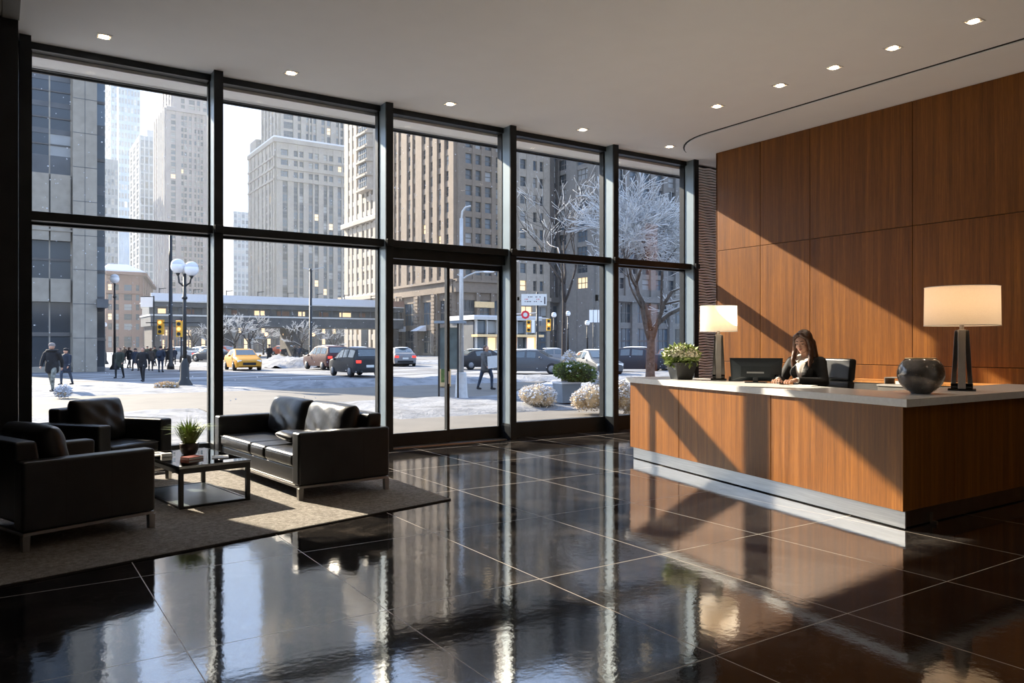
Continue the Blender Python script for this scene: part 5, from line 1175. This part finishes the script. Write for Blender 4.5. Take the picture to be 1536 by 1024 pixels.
    if snow: c = st[4]; MB().ell((c[0]-.2, 0, c[5]-.02), (.75, .52, .06)).build('roof_snow', 'snow_cap', r, smooth=True)
    return r
car('yellow taxi driving towards the viewer', 'sedan', 'p_yellow', 364, 554, (-.86, .50), .92, False)
car('maroon SUV on the street left of the charcoal one', 'suv', 'p_maroon', 489, 553, (.80, -.60), .92)
car('charcoal SUV with red tail lights in the middle of the street', 'suv', 'p_charcoal', 533, 563, (.84, -.54), .88)
car('silver sedan seen from behind through the left entrance door', 'sedan', 'p_silver', 601, 548, (.95, -.3), .95)
car('black car behind the walking man with the white panel', 'sedan', 'p_black', 722, 553, (.55, .83), .9)
car('dark car partly hidden behind the mullion right of the doors', 'sedan', 'p_charcoal', 755, 548, (.9, .3), .85)
car('mid grey hatchback parked left of the green bush', 'sedan', 'p_grey', 798, 560, (-.25, .97), .92)
car('grey car parked behind the green bush', 'sedan', 'p_grey', 893, 562, (-.92, .25), .92)
car('dark navy sedan with a red tail light left of the tree trunk', 'sedan', 'p_navy', 944, 557, (.30, -.95), 1.0)
car('dark red car behind the flower planter', 'sedan', 'p_maroon', 1003, 553, (.95, .2), .9)
car('silver car in the second row behind the grey hatchback', 'sedan', 'p_silver', 834, 547, (0, 1), .9)
car('white car parked farthest left in the distant row', 'sedan', 'p_white', 268, 541, (.25, -.95), .95)
car('white car with red lights in the distant row right of the lamp post', 'sedan', 'p_white', 301, 540, (.6, -.8), .95)
car('dark car in the distant row beside the second mullion', 'sedan', 'p_navy', 318, 542, (.5, -.85), .9)
car('orange and white cab far behind the yellow taxi', 'sedan', 'p_red', 340, 536, (-.6, .8), .95)
car('orange car waiting far off under the bridge', 'sedan', 'p_red', 425, 532, (.0, 1), .95)
car('dark blue car waiting far off under the bridge', 'sedan', 'p_navy', 445, 533, (.2, 1), .95)
# ------------------------------------------------------------------ pedestrians
M['c_black'] = mat('black_coat_cloth', (.012, .012, .014), .85, var=.3, vs=10); M['c_navy'] = mat('dark_navy_cloth', (.018, .024, .040), .85, var=.3, vs=10); M['c_olive'] = mat('dark_olive_cloth', (.022, .028, .020), .85, var=.3, vs=10); M['c_brown'] = mat('dark_brown_cloth', (.045, .034, .027), .85, var=.3, vs=10)
M['c_grey'] = mat('grey_coat_cloth', (.10, .095, .09), .85, var=.3, vs=10); M['jeans'] = mat('dark_jeans', (.028, .04, .065), .85, var=.3, vs=10); M['camo'] = mat('camouflage_cloth', (.16, .17, .15), .9, var=.8, vs=9); M['knit'] = mat('grey_knit', (.22, .20, .19), .9, var=.3, vs=60)
def walker(stride, arm, coat_len, seed=0):
    """body, coat, hair/hat meshes of a standing or walking figure, 1.75 m, facing -Y"""
    b = MB(); hd = (0, -.02, 1.60); b.ell(hd, (.075, .092, .112), (0,0,0), 16, 12); b.ell((0, -.055, 1.555), (.05, .05, .06)); b.cap((0, -.105, 1.605), .009, (0, -.118, 1.585), .013); b.cap((0, 0, 1.52), .052, (0, 0, 1.42), .058)
    for s in (-1, 1): b.ell((s*.077, -.005, 1.60), (.01, .018, .03))
    b.cap((0, 0, 1.35), .13, (0, .0, 1.02), .13); b.cap((-.12, 0, 1.38), .065, (.12, 0, 1.38), .065)
    c = MB(); c.cap((0, 0, 1.34), .155, (0, .005, 1.05), .165); c.cap((-.145, 0, 1.385), .078, (.145, 0, 1.385), .078); c.cap((-.07, 0, 1.44), .06, (.07, 0, 1.44), .06)
    if coat_len: c.cap((-.06, .0, 1.0), .13, (-.07, .0, 1.0-coat_len), .135); c.cap((.06, .0, 1.0), .13, (.07, .0, 1.0-coat_len), .135)
    hnd = []
    for s in (-1, 1):
        st = stride*s; hip = (s*.09, 0, .95); kn = (s*.10, -st*.28-.02, .52); an = (s*.10, -st*.32+(.10 if st < 0 else 0), .10)
        b.cap(hip, .095, kn, .062); b.cap(kn, .060, an, .042); b.cap((an[0], an[1]+.02, .045), .042, (an[0]*1.1, an[1]-.13, .038), .038)
        sh = (s*.19, 0, 1.37); a = arm[0 if s < 0 else 1]; el = (s*.24, a[0], 1.10); wr = (s*(.24-a[2]), a[1], .87+a[3])
        b.cap(sh, .05, el, .04); b.cap(el, .04, wr, .027); c.cap(sh, .072, el, .060); c.cap(el, .060, wr, .045); w = Vector(wr); d = (w-Vector(el)).normalized(); p = w+d*.05
        b.cap(w, .028, p+d*.02, .03)
        for k in range(4): b.cap(p+Vector((0, (k-1.5)*.017, 0)), .0095, p+d*(.09-.008*abs(k-1.5))+Vector((-s*.012, (k-1.5)*.019, 0)), .008, 8)
        b.cap(w+d*.02, .011, w+d*.07+Vector((-s*.01, -.045, 0)), .009, 8)
    return remesh(b, .014, 3), remesh(c, .018, 5)
hr = MB(); hr.ell((0, .012, 1.635), (.088, .10, .095)); hr.ell((0, .05, 1.57), (.078, .06, .09)); HAIRM = remesh(hr, .014, 3)
ht = MB(); ht.ell((0, -.005, 1.665), (.095, .108, .085)); ht.cap((0, -.08, 1.635), .03, (0, .08, 1.625), .04); ht.ell((0, 0, 1.632), (.100, .113, .026)); HATM = remesh(ht, .012, 3)
POSES = [walker(.55, [(-.10, -.22, .02, .06), (.12, .16, .02, .02)], .22), walker(-.45, [(.08, .05, .03, .02), (-.06, -.12, .02, .04)], .30), walker(.0, [(-.02, -.04, .10, .10), (-.02, -.05, .10, .08)], .14), walker(.35, [(.0, -.28, .10, .24), (.06, .05, .02, .02)], .42)]
_pc = {}
def colored(me, key, mats, fn=None):
    if key not in _pc: c = me.copy(); setmats(c, mats, fn); _pc[key] = c
    return _pc[key]
GP = 'pedestrians on the snowy sidewalk and street'
def ped(label, px, py, top, pose, coat, legs, head, away, turn=0, bag=None, group=GP, z=None):
    z = z or FPX*EYE/(py-HOR); q = onz(px, z); h = max(1.35, (py-top)*z/FPX); s = h/1.74
    r = thing('person', label, 'person', (q.x, q.y, .0), -YAW+(PI if away else 0)+turn, group); r.scale = (s*1.14, s*1.14, s)
    bm, cm = POSES[pose]
    put('body', colored(bm, ('b', pose, legs), ['skin', legs, 'c_black'], lambda c: 2 if c.z < .12 else (1 if c.z < 1.0 and abs(c.x) < .19 else 0)), r)
    put('coat', colored(cm, ('c', pose, coat), [coat]), r)
    put('knitted_hat' if head in ('knit', 'c_black') else 'hair', colored(HATM if head in ('knit', 'c_black') else HAIRM, ('h', head), [head]), r)
    if bag == 'backpack': m = MB(); m.ell((0, .21, 1.22), (.16, .11, .22)); m.ell((0, .28, 1.12), (.12, .07, .10)); m.build('backpack', 'c_navy', r, smooth=True)
    if bag == 'hood': m = MB(); m.tube([(.14*math.cos(a), .02+.13*math.sin(a), 1.46) for a in [2*PI*k/16 for k in range(17)]], .05, 8); m.build('scarf', 'c_black', r, smooth=True)
    return r
ped('person in a grey knitted hat, black jacket and camouflage trousers walking towards the viewer', 78, 588, 514, 0, 'c_black', 'camo', 'knit', False, .1, 'hood')
ped('person in a dark navy coat and dark hat walking behind the knitted-hat walker', 99, 577, 522, 1, 'c_navy', 'jeans', 'c_black', False, -.2)
ped('person in a dark olive jacket walking past the single-globe lamp', 179, 567, 521, 1, 'c_olive', 'c_black', 'hair', False)
ped('person in a black coat in the middle of the sidewalk', 214, 572, 520, 0, 'c_black', 'c_black', 'hair', False, .1)
ped('person with a dark backpack walking away near the tall pole', 241, 558, 519, 2, 'c_navy', 'c_navy', 'c_black', True, 0, 'backpack')
ped('person in a brown coat standing behind the double-globe lamp post', 278, 572, 525, 2, 'c_brown', 'c_black', 'hair', True)
ped('dark dressed person crossing the snowy road beside the taxi', 404, 545, 517, 1, 'c_black', 'c_black', 'c_black', False)
ped('dark dressed person on the left of a pair under the bridge', 442, 538, 518, 2, 'c_black', 'c_black', 'hair', True)
ped('dark dressed person on the right of a pair under the bridge', 449, 538, 519, 0, 'c_navy', 'c_black', 'hair', True)
mn = ped('man in a long grey coat and jeans carrying a white panel outside the doors', 729, 584, 517, 0, 'c_grey', 'jeans', 'hair', False, .9)
o = MB().obox((0, 0, 0), (.03, .55, .42)).build('carried_panel', 'white'); q = gr(735, 584); o.location = (q.x-.05, q.y-.30, .98); o.rotation_euler = (R(4), 0, -YAW-.9+R(10)); tag(o, 'flat white panel carried by the man outside the doors', 'panel')
for i, (px, py, tp, lb) in enumerate(((194, 552, 520, 'left edge'), (203, 556, 523, 'left part'), (226, 556, 521, 'middle, just right of the black coat'), (232, 549, 519, 'middle, beside the backpack wearer'), (252, 549, 521, 'right part, by the pole'), (261, 547, 521, 'right edge, beside the pale bag'), (187, 545, 519, 'far back on the left'), (221, 543, 519, 'far back in the middle'), (247, 542, 519, 'far back on the right'))):
    ped('dark dressed person in the distant sidewalk crowd, %s' % lb, px, py, tp, i % 3, ['c_black', 'c_navy', 'c_brown', 'c_olive'][i % 4], 'c_black', ['hair', 'c_black'][i % 2], i % 2 == 0, .3*(i % 3-1), None, 'distant crowd on the left sidewalk')
# ------------------------------------------------------------------ falling snow
rn = random.Random(77); m = MB()
for k in range(1500):
    px = rn.uniform(44, 1040); z = rn.uniform(14, 60); q = onz(px, z); zz = EYE+rn.uniform(-.9, 4.2)*z/11.0; s = rn.uniform(.009, .019)*(.6+z/40)
    if q.y < 12.5 or zz < .1: continue
    if q.y > 51.5 and q.x < 6: continue
    m.add([(q.x+s,q.y,zz),(q.x-s,q.y,zz),(q.x,q.y+s,zz),(q.x,q.y-s,zz),(q.x,q.y,zz+s),(q.x,q.y,zz-s)], [(0,2,4),(2,1,4),(1,3,4),(3,0,4),(2,0,5),(1,2,5),(3,1,5),(0,3,5)])
o = m.build('falling_snow', 'snow_cap'); tag(o, 'fine snowflakes drifting in the air outside the windows', 'snow', kind='stuff')
# ------------------------------------------------------------------ light
w = bpy.data.worlds.new('winter_sky'); SC.world = w; w.use_nodes = True; N = w.node_tree.nodes; L = w.node_tree.links
bg = N['Background']; t = N.new('ShaderNodeTexCoord'); sp_ = N.new('ShaderNodeSeparateXYZ'); L.new(t.outputs['Generated'], sp_.inputs[0])
c = ramp(N, L, sp_.outputs['Z'], [(0.0, (.40, .43, .47)), (.12, (.39, .47, .58)), (.33, (.47, .63, .95)), (1.0, (.33, .46, .75))])
L.new(c, bg.inputs['Color']); bg.inputs['Strength'].default_value = 1.15
sd = bpy.data.lights.new('sun', 'SUN'); sd.energy = 7.5; sd.color = (1, .88, .70); sd.angle = R(.7)
so = bpy.data.objects.new('sun', sd); COL.objects.link(so); so.rotation_euler = Vector((.36, -1, -.60)).to_track_quat('-Z', 'Y').to_euler()
pd = bpy.data.lights.new('window_portal', 'AREA'); pd.shape = 'RECTANGLE'; pd.size = 11.7; pd.size_y = 5.0; pd.cycles.is_portal = True
po = bpy.data.objects.new('window_portal', pd); COL.objects.link(po); po.location = (6.05, 11.25, 2.6); po.rotation_euler = (R(-90), 0, 0)
vs_ = SC.view_settings; vs_.view_transform = 'Standard'; vs_.look = 'None'; vs_.exposure = 1.22; vs_.gamma = 1; vs_.use_curve_mapping = False
try:
    SC.cycles.use_denoising = True; SC.cycles.denoiser = 'OPENIMAGEDENOISE'
    SC.cycles.max_bounces = 10; SC.cycles.transparent_max_bounces = 16; SC.cycles.diffuse_bounces = 5; SC.cycles.glossy_bounces = 5
    SC.cycles.sample_clamp_indirect = 12; SC.cycles.caustics_reflective = True; SC.cycles.caustics_refractive = False
except Exception: pass

hz, nt_, N2, L2, B2 = newmat('winter_haze'); N2.remove(B2); vo_ = N2.new('ShaderNodeVolumeScatter'); vo_.inputs['Density'].default_value = .00065; vo_.inputs['Anisotropy'].default_value = .4; vo_.inputs['Color'].default_value = (.82, .91, 1, 1); L2.new(vo_.outputs[0], N2['Material Output'].inputs['Volume'])
o = MB().box(-100, 260, 66, 480, -.04, 100).build('winter_haze', [hz]); tag(o, 'thin winter haze hanging over the far end of the streets', 'haze', kind='stuff')
